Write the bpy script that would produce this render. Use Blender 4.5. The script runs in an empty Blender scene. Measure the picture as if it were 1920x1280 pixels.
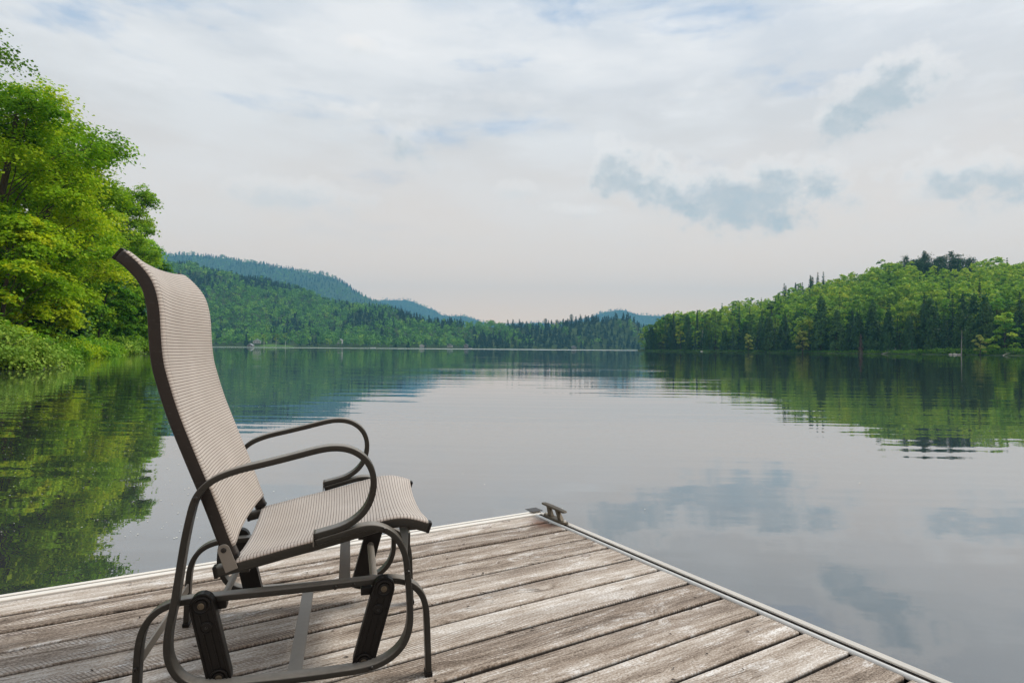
import bpy, bmesh, math, random
import numpy as np
from mathutils import Matrix, Vector
sc = bpy.context.scene
COL = sc.collection

# ------------------------------------------------------------------ camera
FPX = 1140.0                      # focal length in pixels of a 1920 wide frame
CAMZ = 0.84                       # eye height above the deck (deck top is z = 0)
WATER = -0.27
PITCH = math.atan(12.8 / FPX)
ROLL = 0.0083
cam = bpy.data.cameras.new('camera')
cam.sensor_fit = 'HORIZONTAL'; cam.sensor_width = 36.0
cam.lens = FPX / 1920 * 36.0
cam.clip_start = 0.05; cam.clip_end = 20000
camo = bpy.data.objects.new('camera', cam); COL.objects.link(camo)
cp, sp = math.cos(PITCH), math.sin(PITCH)
cr, sr = math.cos(ROLL), math.sin(ROLL)
rx = Vector((cr, -sr * sp, sr * cp)); up = Vector((-sr, -cr * sp, cr * cp)); fw = Vector((0, cp, sp))
camo.matrix_world = Matrix(((rx.x, up.x, -fw.x, 0), (rx.y, up.y, -fw.y, 0), (rx.z, up.z, -fw.z, CAMZ), (0, 0, 0, 1)))
sc.camera = camo

def horizon(px):
    return 652.8 + 0.0083 * (px - 960)

# ------------------------------------------------------------------ node helper
class NT:
    def __init__(s, tree):
        s.t = tree; s.n = tree.nodes; s.l = tree.links
    def new(s, typ, **kw):
        nd = s.n.new(typ)
        for k, v in kw.items():
            setattr(nd, k, v)
        return nd
    def put(s, sock, v):
        if isinstance(v, bpy.types.NodeSocket): s.l.new(v, sock)
        elif v is not None:
            if sock.type == 'RGBA' and len(v) == 3: v = (*v, 1)
            sock.default_value = v
    def m(s, op, a, b=None, c=None, clamp=False):
        nd = s.new('ShaderNodeMath', operation=op, use_clamp=clamp)
        for i, v in enumerate((a, b, c)):
            if v is not None: s.put(nd.inputs[i], v)
        return nd.outputs[0]
    def v(s, op, a, b=None):
        nd = s.new('ShaderNodeVectorMath', operation=op)
        s.put(nd.inputs[0], a)
        if b is not None: s.put(nd.inputs[1], b)
        return nd.outputs['Value'] if op in ('LENGTH', 'DOT_PRODUCT', 'DISTANCE') else nd.outputs[0]
    def mix(s, f, a, b, blend='MIX'):
        nd = s.new('ShaderNodeMix', data_type='RGBA', blend_type=blend)
        s.put(nd.inputs[0], f); s.put(nd.inputs[6], a); s.put(nd.inputs[7], b)
        return nd.outputs[2]
    def noise(s, vec, scale, detail=3, rough=.5, dist=0):
        nd = s.new('ShaderNodeTexNoise')
        s.put(nd.inputs['Vector'], vec); nd.inputs['Scale'].default_value = scale
        nd.inputs['Detail'].default_value = detail; nd.inputs['Roughness'].default_value = rough
        nd.inputs['Distortion'].default_value = dist
        return nd.outputs['Fac']
    def step(s, v, a, b, lo=0., hi=1.):
        nd = s.new('ShaderNodeMapRange', interpolation_type='SMOOTHSTEP')
        s.put(nd.inputs[0], v)
        nd.inputs[1].default_value = a; nd.inputs[2].default_value = b
        nd.inputs[3].default_value = lo; nd.inputs[4].default_value = hi
        return nd.outputs[0]
    def ramp(s, f, stops):
        nd = s.new('ShaderNodeValToRGB'); s.put(nd.inputs[0], f)
        el = nd.color_ramp.elements
        while len(el) < len(stops): el.new(0.5)
        for e, (p, c) in zip(el, stops):
            e.position = p; e.color = (*c, 1)
        return nd.outputs[0]
    def sep(s, v):
        nd = s.new('ShaderNodeSeparateXYZ'); s.put(nd.inputs[0], v); return nd.outputs
    def comb(s, x=0., y=0., z=0.):
        nd = s.new('ShaderNodeCombineXYZ')
        for i, v in enumerate((x, y, z)): s.put(nd.inputs[i], v)
        return nd.outputs[0]

# ------------------------------------------------------------------ world: bright thin overcast over a Nishita sky
SUN_EL, SUN_AZ = math.radians(52), math.radians(72)      # azimuth measured from +Y (view direction) to +X
world = bpy.data.worlds.new('World'); sc.world = world; world.use_nodes = True
W = NT(world.node_tree); W.n.clear()
tc = W.new('ShaderNodeTexCoord').outputs['Generated']
nrm = W.v('NORMALIZE', tc)
xyz = W.sep(nrm)
az = W.m('ARCTAN2', xyz[0], xyz[1])
el = W.m('ARCSINE', xyz[2])
sky = W.new('ShaderNodeTexSky', sky_type='NISHITA')
sky.sun_disc = False; sky.sun_elevation = SUN_EL; sky.sun_rotation = SUN_AZ
sky.air_density = 1.0; sky.dust_density = 2.0; sky.ozone_density = 1.0
elc = W.m('MAXIMUM', el, 0.0)
flat = W.comb(W.m('MULTIPLY', az, 1.0), W.m('MULTIPLY', elc, 2.6), 0.0)
warp = W.noise(flat, 2.2, 4, .55)
flat2 = W.comb(W.m('ADD', az, W.m('MULTIPLY', warp, .25)), W.m('MULTIPLY', elc, 3.2), 3.3)
veil = W.noise(flat2, 2.6, 6, .55)                     # broad stratus texture
fine = W.noise(flat2, 9.0, 6, .6)
base = W.ramp(W.m('DIVIDE', elc, 1.2), [(0.0, (1.18, .76, .42)), (.06, (.98, .70, .48)), (.14, (.78, .65, .54)), (.28, (.59, .575, .56)),
                                        (.42, (.53, .575, .63)), (.60, (.42, .52, .66)), (1.0, (.38, .48, .62))])
veilc = W.step(veil, .40, .66)
high = W.step(elc, .10, .50)
stratus = W.mix(W.m('MULTIPLY', veilc, W.m('ADD', .08, W.m('MULTIPLY', high, .75))), base, (.74, .74, .735))
bluegap = W.m('MULTIPLY', W.step(W.noise(flat2, 3.4, 5, .6), .54, .74), high)
stratus = W.mix(W.m('MULTIPLY', bluegap, .9), stratus, (.27, .38, .55))
stratus = W.mix(W.m('MULTIPLY', W.step(fine, .5, .75), W.m('MULTIPLY', high, .35)), stratus, (.84, .83, .82))

def direction(px, py):
    a = math.atan((px - 960) / FPX)
    e = math.atan((horizon(px) - py) / FPX * math.cos(a))
    return a, e
CLOUDS = [(1640, 175, 120, 52, 1.0), (1565, 215, 70, 36, .9), (1145, 325, 60, 62, .85), (1400, 366, 230, 62, .95), (1265, 358, 110, 56, .9),
          (1090, 392, 110, 16, .6), (745, 258, 85, 42, .75), (655, 212, 85, 30, .65), (545, 362, 130, 34, .55), (1850, 325, 130, 52, .85),
          (1740, 360, 70, 30, .55), (975, 352, 44, 18, .45), (655, 78, 50, 20, .6), (1290, 175, 90, 14, .35),
          (2120, 260, 160, 60, .8), (-120, 210, 200, 50, .5), (900, 180, 160, 16, .3)]
nz = W.noise(W.comb(az, W.m('MULTIPLY', elc, 1.25), 0.7), 12.0, 7, .6)
nz2 = W.noise(W.comb(az, W.m('MULTIPLY', elc, 1.25), 4.7), 30.0, 4, .6)
edge = W.m('ADD', W.m('MULTIPLY', W.m('SUBTRACT', nz, .5), 2.6), W.m('MULTIPLY', W.m('SUBTRACT', nz2, .5), .9))
def cloud_field(dy):
    tot = None
    vec = W.comb(az, W.m('ADD', elc, dy), 0.0)
    for px, py, rx_, ry_, amp in CLOUDS:
        a, e = direction(px, py)
        d = W.v('SUBTRACT', vec, (a, e, 0))
        d = W.v('MULTIPLY', d, (FPX / rx_ * .8, FPX / ry_ * .8, 0))
        f = W.m('MULTIPLY_ADD', W.v('LENGTH', d), -1.0, .95)
        f = W.m('ADD', f, W.m('MULTIPLY', edge, .95))
        f = W.m('MULTIPLY', W.step(f, -.10, .95), amp)
        tot = f if tot is None else W.m('MAXIMUM', tot, f)
    return tot
body = cloud_field(0.0)
above = cloud_field(0.016)                                   # how much cloud lies just overhead: little at a lit top
top = W.m('MULTIPLY', W.step(body, .0, .30), W.m('SUBTRACT', 1.0, W.step(above, .0, 1.05)))
shade = W.mix(W.m('MULTIPLY', top, .85), (.34, .40, .43), (.90, .845, .79))
withc = W.mix(W.m('MULTIPLY', W.step(body, .0, .9), W.m('ADD', .30, W.m('MULTIPLY', nz2, .75))), stratus, shade)
withc = W.mix(1.0, withc, (.965, .935, .905), 'MULTIPLY')
nish = W.new('ShaderNodeVectorMath', operation='SCALE'); W.put(nish.inputs[0], sky.outputs[0]); nish.inputs['Scale'].default_value = 0.10
final = W.mix(.88, nish.outputs[0], withc)
bg = W.new('ShaderNodeBackground'); W.put(bg.inputs[0], final); bg.inputs[1].default_value = 1.0
wo = W.new('ShaderNodeOutputWorld'); W.l.new(bg.outputs[0], wo.inputs[0])

# ------------------------------------------------------------------ sun
sun = bpy.data.lights.new('sun', 'SUN'); sun.energy = 1.9; sun.angle = math.radians(20); sun.color = (1.0, .95, .87)
suno = bpy.data.objects.new('sun', sun); COL.objects.link(suno)
sd = Vector((math.sin(SUN_AZ) * math.cos(SUN_EL), math.cos(SUN_AZ) * math.cos(SUN_EL), math.sin(SUN_EL)))
suno.rotation_euler = sd.to_track_quat('Z', 'Y').to_euler()
suno.location = sd * 100

sc.view_settings.view_transform = 'Standard'; sc.view_settings.look = 'None'
sc.view_settings.gamma = 1.0; sc.view_settings.use_curve_mapping = False
sc.view_settings.exposure = 0.58
sc.cycles.use_denoising = True
sc.cycles.max_bounces = 8; sc.cycles.transparent_max_bounces = 8; sc.cycles.volume_bounces = 0
sc.cycles.caustics_reflective = False; sc.cycles.caustics_refractive = False

# ------------------------------------------------------------------ materials
def mat(name):
    m = bpy.data.materials.new(name); m.use_nodes = True
    t = NT(m.node_tree)
    b = m.node_tree.nodes['Principled BSDF']
    return m, t, b
def simple(name, col, rough=.5, metal=0., var=.15, scale=30., bump=0., spec=.5):
    m, t, b = mat(name)
    co = t.new('ShaderNodeTexCoord').outputs['Object']
    n = t.noise(co, scale, 4, .6)
    n2 = t.noise(co, scale * .17, 3, .6)
    f = t.m('ADD', t.m('MULTIPLY', n, .5), t.m('MULTIPLY', n2, .5))
    c = t.ramp(f, [(.3, tuple(x * (1 - var) for x in col)), (.7, tuple(min(1, x * (1 + var)) for x in col))])
    t.put(b.inputs['Base Color'], c)
    t.put(b.inputs['Roughness'], t.m('ADD', rough - .06, t.m('MULTIPLY', f, .12)))
    b.inputs['Metallic'].default_value = metal
    b.inputs['Specular IOR Level'].default_value = spec
    if bump:
        bp = t.new('ShaderNodeBump'); bp.inputs['Strength'].default_value = bump; bp.inputs['Distance'].default_value = .002
        t.put(bp.inputs['Height'], n); t.put(b.inputs['Normal'], bp.outputs[0])
    return m

def foliage(name, stops, trans=.32, hue=.02, val=.25):
    """Leaf colour from the face attribute 'tint', a little different on every tree."""
    m, t, b = mat(name)
    a = t.new('ShaderNodeAttribute', attribute_name='tint').outputs['Fac']
    c = t.ramp(a, stops)
    oi = t.new('ShaderNodeObjectInfo').outputs['Random']
    hs = t.new('ShaderNodeHueSaturation')
    t.put(hs.inputs['Hue'], t.m('ADD', .5 - hue / 2, t.m('MULTIPLY', oi, hue)))
    t.put(hs.inputs['Value'], t.m('ADD', 1 - val / 2, t.m('MULTIPLY', t.m('FRACT', t.m('MULTIPLY', oi, 7.31)), val)))
    t.put(hs.inputs['Color'], c)
    t.put(b.inputs['Base Color'], hs.outputs[0])
    b.inputs['Roughness'].default_value = .6; b.inputs['Specular IOR Level'].default_value = .25
    tr = t.new('ShaderNodeBsdfTranslucent'); t.put(tr.inputs[0], hs.outputs[0])
    mx = t.new('ShaderNodeMixShader'); mx.inputs[0].default_value = trans
    t.l.new(b.outputs[0], mx.inputs[1]); t.l.new(tr.outputs[0], mx.inputs[2])
    t.l.new(mx.outputs[0], t.n['Material Output'].inputs[0])
    return m

SPRING = foliage('maple_leaves', [(0, (.055, .140, .006)), (.35, (.160, .340, .008)), (.65, (.330, .530, .012)), (1, (.60, .68, .020))], .46)
GREEN = foliage('broad_leaves', [(0, (.040, .125, .008)), (.5, (.180, .390, .014)), (1, (.400, .600, .028))], .44)
PALE = foliage('shrub_leaves', [(0, (.060, .150, .018)), (.5, (.210, .400, .034)), (1, (.480, .620, .090))], .32)
DARKF = foliage('needles', [(0, (.016, .048, .018)), (.5, (.042, .115, .036)), (1, (.095, .195, .050))], .12)
CEDAR = foliage('cedar_sprays', [(0, (.014, .045, .012)), (.5, (.042, .112, .024)), (1, (.100, .195, .036))], .18)
HILLG = foliage('hillside_leaves', [(0, (.030, .090, .012)), (.35, (.105, .245, .018)), (.7, (.245, .430, .028)), (1, (.45, .53, .045))], .3, .035, .6)
YELLOW = foliage('yellow_leaves', [(0, (.22, .30, .04)), (.5, (.37, .45, .08)), (1, (.55, .60, .16))], .3)
FOREST = foliage('forest_leaves', [(0, (.012, .034, .015)), (.3, (.026, .070, .026)), (.42, (.060, .160, .024)), (.72, (.160, .340, .034)), (1, (.32, .46, .05))], .2)
BROWNF = foliage('dead_needles', [(0, (.10, .06, .045)), (1, (.22, .14, .11))], .1)
BARK = simple('bark', (.075, .060, .045), .9, var=.5, scale=14, bump=.6)
BIRCH = simple('birch_bark', (.55, .53, .48), .8, var=.35, scale=6)
DEADW = simple('dead_wood', (.30, .28, .25), .85, var=.35, scale=10, bump=.5)
ROCK = simple('rock', (.26, .23, .20), .85, var=.4, scale=5, bump=.8)

# ------------------------------------------------------------------ object helpers
def tag(o, label=None, cat=None, group=None, kind=None):
    if label: o['label'] = label
    if cat: o['category'] = cat
    if group: o['group'] = group
    if kind: o['kind'] = kind
    return o
def link(name, me, parent=None):
    o = bpy.data.objects.new(name, me); COL.objects.link(o)
    if parent: o.parent = parent
    return o
def empty(name, loc=(0, 0, 0), rz=0, parent=None):
    o = bpy.data.objects.new(name, None); COL.objects.link(o); o.location = loc; o.rotation_euler = (0, 0, rz)
    o.empty_display_size = .2
    if parent: o.parent = parent
    return o

class Geo:
    """Collects quads as arrays and writes them as one mesh, with a 'tint' value per face."""
    def __init__(s): s.v = []; s.f = []; s.t = []; s.m = []; s.n = 0
    def quads(s, q, tint=.5, m=0):
        q = np.asarray(q, float).reshape(-1, 4, 3); k = len(q)
        s.v.append(q.reshape(-1, 3)); s.f.append(np.arange(k * 4).reshape(k, 4) + s.n); s.n += k * 4
        s.t.append(np.broadcast_to(np.asarray(tint, float), (k,)).copy()); s.m.append(np.full(k, m))
    def indexed(s, v, f, tint=.5, m=0):
        v = np.asarray(v, float); f = np.asarray(f, int).reshape(-1, 4); k = len(f)
        s.v.append(v); s.f.append(f + s.n); s.n += len(v)
        s.t.append(np.broadcast_to(np.asarray(tint, float), (k,)).copy()); s.m.append(np.full(k, m))
    def tube(s, pts, rad, sides=6, m=0, tint=.5):
        pts = np.asarray(pts, float); n = len(pts); rad = np.broadcast_to(np.asarray(rad, float), (n,))
        tan = np.gradient(pts, axis=0); tan /= np.linalg.norm(tan, axis=1, keepdims=True) + 1e-9
        ref = np.array([.31, .17, .93]) if abs(tan[0][2]) < .9 else np.array([1., .1, 0])
        a = np.cross(tan, ref); a /= np.linalg.norm(a, axis=1, keepdims=True) + 1e-9
        b = np.cross(tan, a)
        th = np.linspace(0, 2 * np.pi, sides, endpoint=False)
        ring = pts[:, None, :] + rad[:, None, None] * (a[:, None, :] * np.cos(th)[None, :, None] + b[:, None, :] * np.sin(th)[None, :, None])
        i = np.arange(n - 1)[:, None] * sides; j = np.arange(sides)[None, :]; k = (j + 1) % sides
        f = np.stack([i + j, i + k, i + sides + k, i + sides + j], -1).reshape(-1, 4)
        s.indexed(ring.reshape(-1, 3), f, tint, m)
    def add(s, other, loc, rz, sc_, tshift=0., m=None):
        for v, f, t, mm, off in other.packed():
            c, d = math.cos(rz), math.sin(rz)
            R = np.array([[c, -d, 0], [d, c, 0], [0, 0, 1]])
            s.indexed((v * np.asarray(sc_)) @ R.T + np.asarray(loc), f, np.clip(t + tshift, 0, 1), 0)
            s.m[-1] = mm.copy() if m is None else np.full(len(f), m)
    def packed(s):
        if not hasattr(s, '_p'):
            s._p = [(np.concatenate(s.v), np.concatenate(s.f), np.concatenate(s.t), np.concatenate(s.m), 0)]
        return s._p
    def mesh(s, name, mats, smooth=False):
        v, f, t, mi, _ = (np.concatenate(s.v), np.concatenate(s.f), np.concatenate(s.t), np.concatenate(s.m), 0)
        me = bpy.data.meshes.new(name)
        me.vertices.add(len(v)); me.vertices.foreach_set('co', v.astype(np.float32).ravel())
        me.loops.add(len(f) * 4); me.loops.foreach_set('vertex_index', f.astype(np.int32).ravel())
        me.polygons.add(len(f)); me.polygons.foreach_set('loop_start', (np.arange(len(f)) * 4).astype(np.int32))
        for m in mats: me.materials.append(m)
        me.polygons.foreach_set('material_index', mi.astype(np.int32))
        at = me.attributes.new('tint', 'FLOAT', 'FACE'); at.data.foreach_set('value', t.astype(np.float32))
        me.polygons.foreach_set('use_smooth', np.full(len(f), smooth))
        me.update(calc_edges=True); me.validate()
        return me

def frames(n, rng, updir, spread):
    """Random leaf orientations round a preferred normal."""
    N = np.asarray(updir) + rng.normal(0, spread, (n, 3)); N /= np.linalg.norm(N, axis=1, keepdims=True) + 1e-9
    T = np.cross(N, rng.normal(0, 1, (n, 3))); T /= np.linalg.norm(T, axis=1, keepdims=True) + 1e-9
    return N, T, np.cross(N, T)
def leaves(g, P, rng, size, updir=(0, 0, 1), spread=.7, tint=.5, m=0, elong=1.25):
    n = len(P); N, T, B = frames(n, rng, updir, spread)
    s = size * rng.uniform(.6, 1.3, (n, 1))
    bend = N * s * .18
    q = np.stack([P - T * s * elong * .5 - bend, P - B * s * .5, P + T * s * elong * .5 - bend, P + B * s * .5], 1)
    g.quads(q, np.clip(tint, 0, 1), m)

# ------------------------------------------------------------------ generic box / prism / lathe mesh helpers
def bm_mesh(name, bm, m, parent=None, smooth=False, bevel=0., seg=2):
    me = bpy.data.meshes.new(name); bmesh.ops.recalc_face_normals(bm, faces=bm.faces); bm.to_mesh(me); bm.free()
    for mm in (m if isinstance(m, (list, tuple)) else [m]): me.materials.append(mm)
    if smooth:
        for p in me.polygons: p.use_smooth = True
    o = link(name, me, parent)
    if bevel:
        b = o.modifiers.new('bevel', 'BEVEL'); b.width = bevel; b.segments = seg; b.limit_method = 'ANGLE'; b.angle_limit = math.radians(40)
    return o
def box(bm, x0, x1, y0, y1, z0, z1, M=None, mi=0):
    vs = [Vector((x, y, z)) for z in (z0, z1) for y in (y0, y1) for x in (x0, x1)]
    if M is not None: vs = [M @ v for v in vs]
    vs = [bm.verts.new(v) for v in vs]
    for f in ((0, 2, 3, 1), (4, 5, 7, 6), (0, 1, 5, 4), (2, 6, 7, 3), (0, 4, 6, 2), (1, 3, 7, 5)):
        bm.faces.new([vs[i] for i in f]).material_index = mi
def prism(bm, outline, y0, y1, mi=0):
    """outline of (x, z) points extruded from y0 to y1"""
    a = [bm.verts.new((x, y0, z)) for x, z in outline]; b = [bm.verts.new((x, y1, z)) for x, z in outline]
    bm.faces.new(a).material_index = mi; bm.faces.new(b[::-1]).material_index = mi
    for i in range(len(a)):
        j = (i + 1) % len(a); bm.faces.new((a[i], b[i], b[j], a[j])).material_index = mi
def lathe_y(bm, cx, cz, prof, seg=28, mi=0):
    """prof: list of (radius, y) about an axis along y through (cx, cz)"""
    rings = [[bm.verts.new((cx + r * math.cos(2 * math.pi * k / seg), y, cz + r * math.sin(2 * math.pi * k / seg))) for k in range(seg)] for r, y in prof]
    for a, b in zip(rings, rings[1:]):
        for k in range(seg):
            bm.faces.new((a[k], a[(k + 1) % seg], b[(k + 1) % seg], b[k])).material_index = mi
    bm.faces.new(rings[0]).material_index = mi; bm.faces.new(rings[-1]).material_index = mi

# ================================================================== WATER
def water_material():
    m, t, b = mat('lake_water')
    geo = t.new('ShaderNodeNewGeometry').outputs['Position']
    p = t.sep(geo)
    ring = t.noise(t.comb(t.m('MULTIPLY', p[0], .35), t.m('MULTIPLY', p[1], 1.35), 0.), 1.0, 2, .5)
    fine_ = t.noise(t.comb(t.m('MULTIPLY', p[0], 1.6), t.m('MULTIPLY', p[1], 3.4), 5.), 1.0, 3, .55)
    swell = t.noise(t.comb(t.m('MULTIPLY', p[0], .05), t.m('MULTIPLY', p[1], .22), 9.), 1.0, 2, .5)
    patch = t.step(t.noise(t.comb(t.m('MULTIPLY', p[0], .03), t.m('MULTIPLY', p[1], .10), 2.), 1.0, 3, .5), .42, .62)
    h = t.m('ADD', t.m('MULTIPLY', ring, t.m('ADD', .35, t.m('MULTIPLY', patch, .65))), t.m('MULTIPLY', fine_, .10))
    streak = t.noise(t.comb(t.m('MULTIPLY', p[0], .13), t.m('MULTIPLY', t.m('ADD', p[1], t.m('MULTIPLY', p[0], .05)), 1.9), 14.), 1.0, 1, .5)
    h = t.m('ADD', h, t.m('MULTIPLY', streak, t.m('ADD', .5, t.m('MULTIPLY', patch, .8))))
    h = t.m('ADD', h, t.m('MULTIPLY', swell, 1.2))
    bp = t.new('ShaderNodeBump'); bp.inputs['Strength'].default_value = 1.0; bp.inputs['Distance'].default_value = .0075
    t.put(bp.inputs['Height'], h)
    far = t.step(t.v('LENGTH', geo), 60, 520)
    inc = t.new('ShaderNodeNewGeometry').outputs['Incoming']
    cosv = t.m('ABSOLUTE', t.v('DOT_PRODUCT', bp.outputs[0], inc))
    refl = t.m('MULTIPLY_ADD', t.m('POWER', t.m('SUBTRACT', 1.0, cosv, clamp=True), 2.4), .92, .055, clamp=True)
    t.n.remove(b)
    df = t.new('ShaderNodeBsdfDiffuse'); df.inputs[0].default_value = (.040, .045, .046, 1)
    gl = t.new('ShaderNodeBsdfGlossy'); gl.inputs[0].default_value = (1, 1, 1, 1)
    wind = t.m('MULTIPLY', t.step(t.v('LENGTH', geo), 400, 520), t.step(t.noise(t.comb(t.m('MULTIPLY', p[0], .006), t.m('MULTIPLY', p[1], .012), 3.), 1.0, 2, .5), .40, .50))
    t.put(gl.inputs['Roughness'], t.m('ADD', t.m('MULTIPLY', far, .03), t.m('MULTIPLY', wind, .22))); t.put(gl.inputs['Normal'], bp.outputs[0])
    mx = t.new('ShaderNodeMixShader'); t.put(mx.inputs[0], refl)
    t.l.new(df.outputs[0], mx.inputs[1]); t.l.new(gl.outputs[0], mx.inputs[2])
    t.l.new(mx.outputs[0], t.n['Material Output'].inputs[0])
    return m
bm = bmesh.new()
xs = [-9000, -300, -60, -15, 15, 60, 300, 9000]; ys = [-300, -30, 0, 15, 60, 300, 1200, 9000]
vv = [[bm.verts.new((x, y, WATER)) for x in xs] for y in ys]
for i in range(len(ys) - 1):
    for j in range(len(xs) - 1):
        bm.faces.new((vv[i][j], vv[i][j + 1], vv[i + 1][j + 1], vv[i + 1][j]))
tag(bm_mesh('lake_water', bm, water_material()), 'calm grey lake reflecting trees and sky', kind='structure')

# ================================================================== DOCK
def wood_material():
    m, t, b = mat('weathered_wood')
    co = t.new('ShaderNodeTexCoord').outputs['Object']
    rnd = t.new('ShaderNodeAttribute', attribute_name='board').outputs['Fac']
    p = t.sep(co)
    x = t.m('ADD', p[0], t.m('MULTIPLY', rnd, 57.0)); y = t.m('ADD', p[1], t.m('MULTIPLY', rnd, 13.0))
    # knots: sparse points that bend the grain around them
    vo = t.new('ShaderNodeTexVoronoi', feature='F1'); t.put(vo.inputs['Vector'], t.comb(t.m('MULTIPLY', x, 1.6), t.m('MULTIPLY', y, 5.0), rnd)); vo.inputs['Scale'].default_value = 1.0
    kd = t.v('SUBTRACT', vo.outputs['Position'], t.comb(t.m('MULTIPLY', x, 1.6), t.m('MULTIPLY', y, 5.0), rnd))
    ks = t.sep(kd)
    kx = t.m('DIVIDE', ks[0], 1.6); ky = t.m('DIVIDE', ks[1], 5.0)
    kr = t.v('LENGTH', t.comb(t.m('MULTIPLY', kx, .55), ky, 0.))
    bend = t.m('MULTIPLY', t.m('EXPONENT', t.m('MULTIPLY', t.m('POWER', t.m('DIVIDE', kr, .03), 2.0), -1.0)), t.m('MULTIPLY', ky, 2.2))
    yy = t.m('SUBTRACT', y, bend)
    wav = t.m('MULTIPLY', t.m('SUBTRACT', t.noise(t.comb(t.m('MULTIPLY', x, 1.5), t.m('MULTIPLY', y, 6.), rnd), 1.0, 2, .5), .5), .05)
    yy = t.m('ADD', yy, wav)
    g1 = t.noise(t.comb(t.m('MULTIPLY', x, 2.5), t.m('MULTIPLY', yy, 95.), rnd), 1.0, 5, .65)
    g2 = t.noise(t.comb(t.m('MULTIPLY', x, 14.), t.m('MULTIPLY', yy, 200.), rnd), 1.0, 5, .75)
    blot = t.noise(t.comb(t.m('MULTIPLY', x, 3.2), t.m('MULTIPLY', yy, 15.), 3.), 1.0, 6, .70)
    blot2 = t.noise(t.comb(t.m('MULTIPLY', x, 12.), t.m('MULTIPLY', yy, 40.), 8.), 1.0, 5, .75)
    spk = t.noise(t.comb(t.m('MULTIPLY', x, 120.), t.m('MULTIPLY', y, 240.), 8.), 1.0, 4, .8)
    f = t.m('ADD', t.m('MULTIPLY', g1, .26), t.m('MULTIPLY', blot, .40)); f = t.m('ADD', f, t.m('MULTIPLY', g2, .34))
    band = t.noise(t.comb(t.m('MULTIPLY', x, .45), t.m('MULTIPLY', yy, 20.), 61.), 1.0, 2, .5)
    f = t.m('ADD', f, t.m('MULTIPLY', t.m('SUBTRACT', band, .5), .26))
    f = t.m('ADD', f, t.m('MULTIPLY', t.m('SUBTRACT', rnd, .5), .12))
    f = t.m('ADD', f, t.m('MULTIPLY', t.m('SUBTRACT', spk, .5), .62))
    c = t.ramp(f, [(.33, (.075, .054, .040)), (.42, (.228, .174, .130)), (.49, (.372, .298, .235)), (.57, (.52, .448, .376)), (.68, (.78, .73, .67))])
    white = t.m('MULTIPLY', t.step(t.m('ADD', t.m('MULTIPLY', blot2, .65), t.m('MULTIPLY', spk, .35)), .50, .60), t.step(blot, .48, .58))
    c = t.mix(t.m('MULTIPLY', white, .75), c, (.82, .78, .73))
    # red-brown tint streaks
    red = t.step(t.noise(t.comb(t.m('MULTIPLY', x, 1.1), t.m('MULTIPLY', yy, 22.), 17.), 1.0, 3, .5), .56, .72)
    c = t.mix(t.m('MULTIPLY', red, .25), c, (.27, .19, .13))
    # long dark checks (cracks) along the grain
    ck = t.m('ABSOLUTE', t.m('SUBTRACT', t.noise(t.comb(t.m('MULTIPLY', x, .9), t.m('MULTIPLY', yy, 34.), 31.), 1.0, 3, .55), .5))
    ckm = t.m('MULTIPLY', t.step(ck, .0, .010, 1., 0.), t.step(t.noise(t.comb(t.m('MULTIPLY', x, 2.2), t.m('MULTIPLY', yy, 7.), 41.), 1.0, 2, .5), .50, .60))
    c = t.mix(t.m('MULTIPLY', ckm, .8), c, (.030, .022, .018))
    # knots themselves: dark ring, pale heart
    pick = t.m('GREATER_THAN', t.sep(vo.outputs['Color'])[0], .62)
    kn = t.m('MULTIPLY', t.step(kr, .006, .012, 1., 0.), pick)
    kring = t.m('MULTIPLY', t.m('MULTIPLY', t.step(kr, .007, .010), t.step(kr, .011, .015, 1., 0.)), pick)
    c = t.mix(t.m('MULTIPLY', kn, .7), c, (.42, .34, .29)); c = t.mix(t.m('MULTIPLY', kring, .75), c, (.10, .070, .055))
    # saw marks: fine close ribs slanting across the board on parts of it
    sl = t.m('ADD', t.m('MULTIPLY', p[0], 1.0), t.m('MULTIPLY', p[1], .55))
    saw = t.m('SINE', t.m('MULTIPLY', t.m('ADD', sl, t.m('MULTIPLY', g1, .002)), 2 * math.pi / .0105))
    sawm = t.step(t.noise(t.comb(t.m('MULTIPLY', x, .8), t.m('MULTIPLY', y, 9.), 51.), 1.0, 3, .5), .47, .60)
    sawv = t.m('MULTIPLY', t.m('MULTIPLY', saw, sawm), .5)
    c = t.mix(t.m('MULTIPLY', t.step(sawv, .05, .45), .62), c, (.14, .105, .085))
    # rust stain that runs off the foot of the cleat
    rd = t.v('LENGTH', t.v('MULTIPLY', t.v('SUBTRACT', co, (-.075, -.155, 0)), (14., 9., 0)))
    rm = t.m('MULTIPLY', t.step(t.m('ADD', rd, t.m('MULTIPLY', blot2, 1.2)), .7, 1.9, 1., 0.), .8)
    c = t.mix(rm, c, (.13, .055, .030))
    c = t.mix(t.m('MULTIPLY', t.step(p[2], -.010, -.0035, 1., 0.), .9), c, (.030, .022, .017))     # shade painted on the board sides to darken the gaps
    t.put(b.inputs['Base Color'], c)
    b.inputs['Roughness'].default_value = .82; b.inputs['Specular IOR Level'].default_value = .3
    hh = t.m('ADD', t.m('MULTIPLY', g1, .7), t.m('MULTIPLY', g2, .35))
    hh = t.m('ADD', hh, t.m('MULTIPLY', sawv, .22)); hh = t.m('SUBTRACT', hh, t.m('MULTIPLY', ckm, .9)); hh = t.m('ADD', hh, t.m('MULTIPLY', blot, .6))
    bp = t.new('ShaderNodeBump'); bp.inputs['Strength'].default_value = .9; bp.inputs['Distance'].default_value = .003
    t.put(bp.inputs['Height'], hh); t.put(b.inputs['Normal'], bp.outputs[0])
    return m
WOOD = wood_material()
CREAM = simple('cream_vinyl', (.77, .715, .635), .45, var=.06, scale=8)
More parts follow.
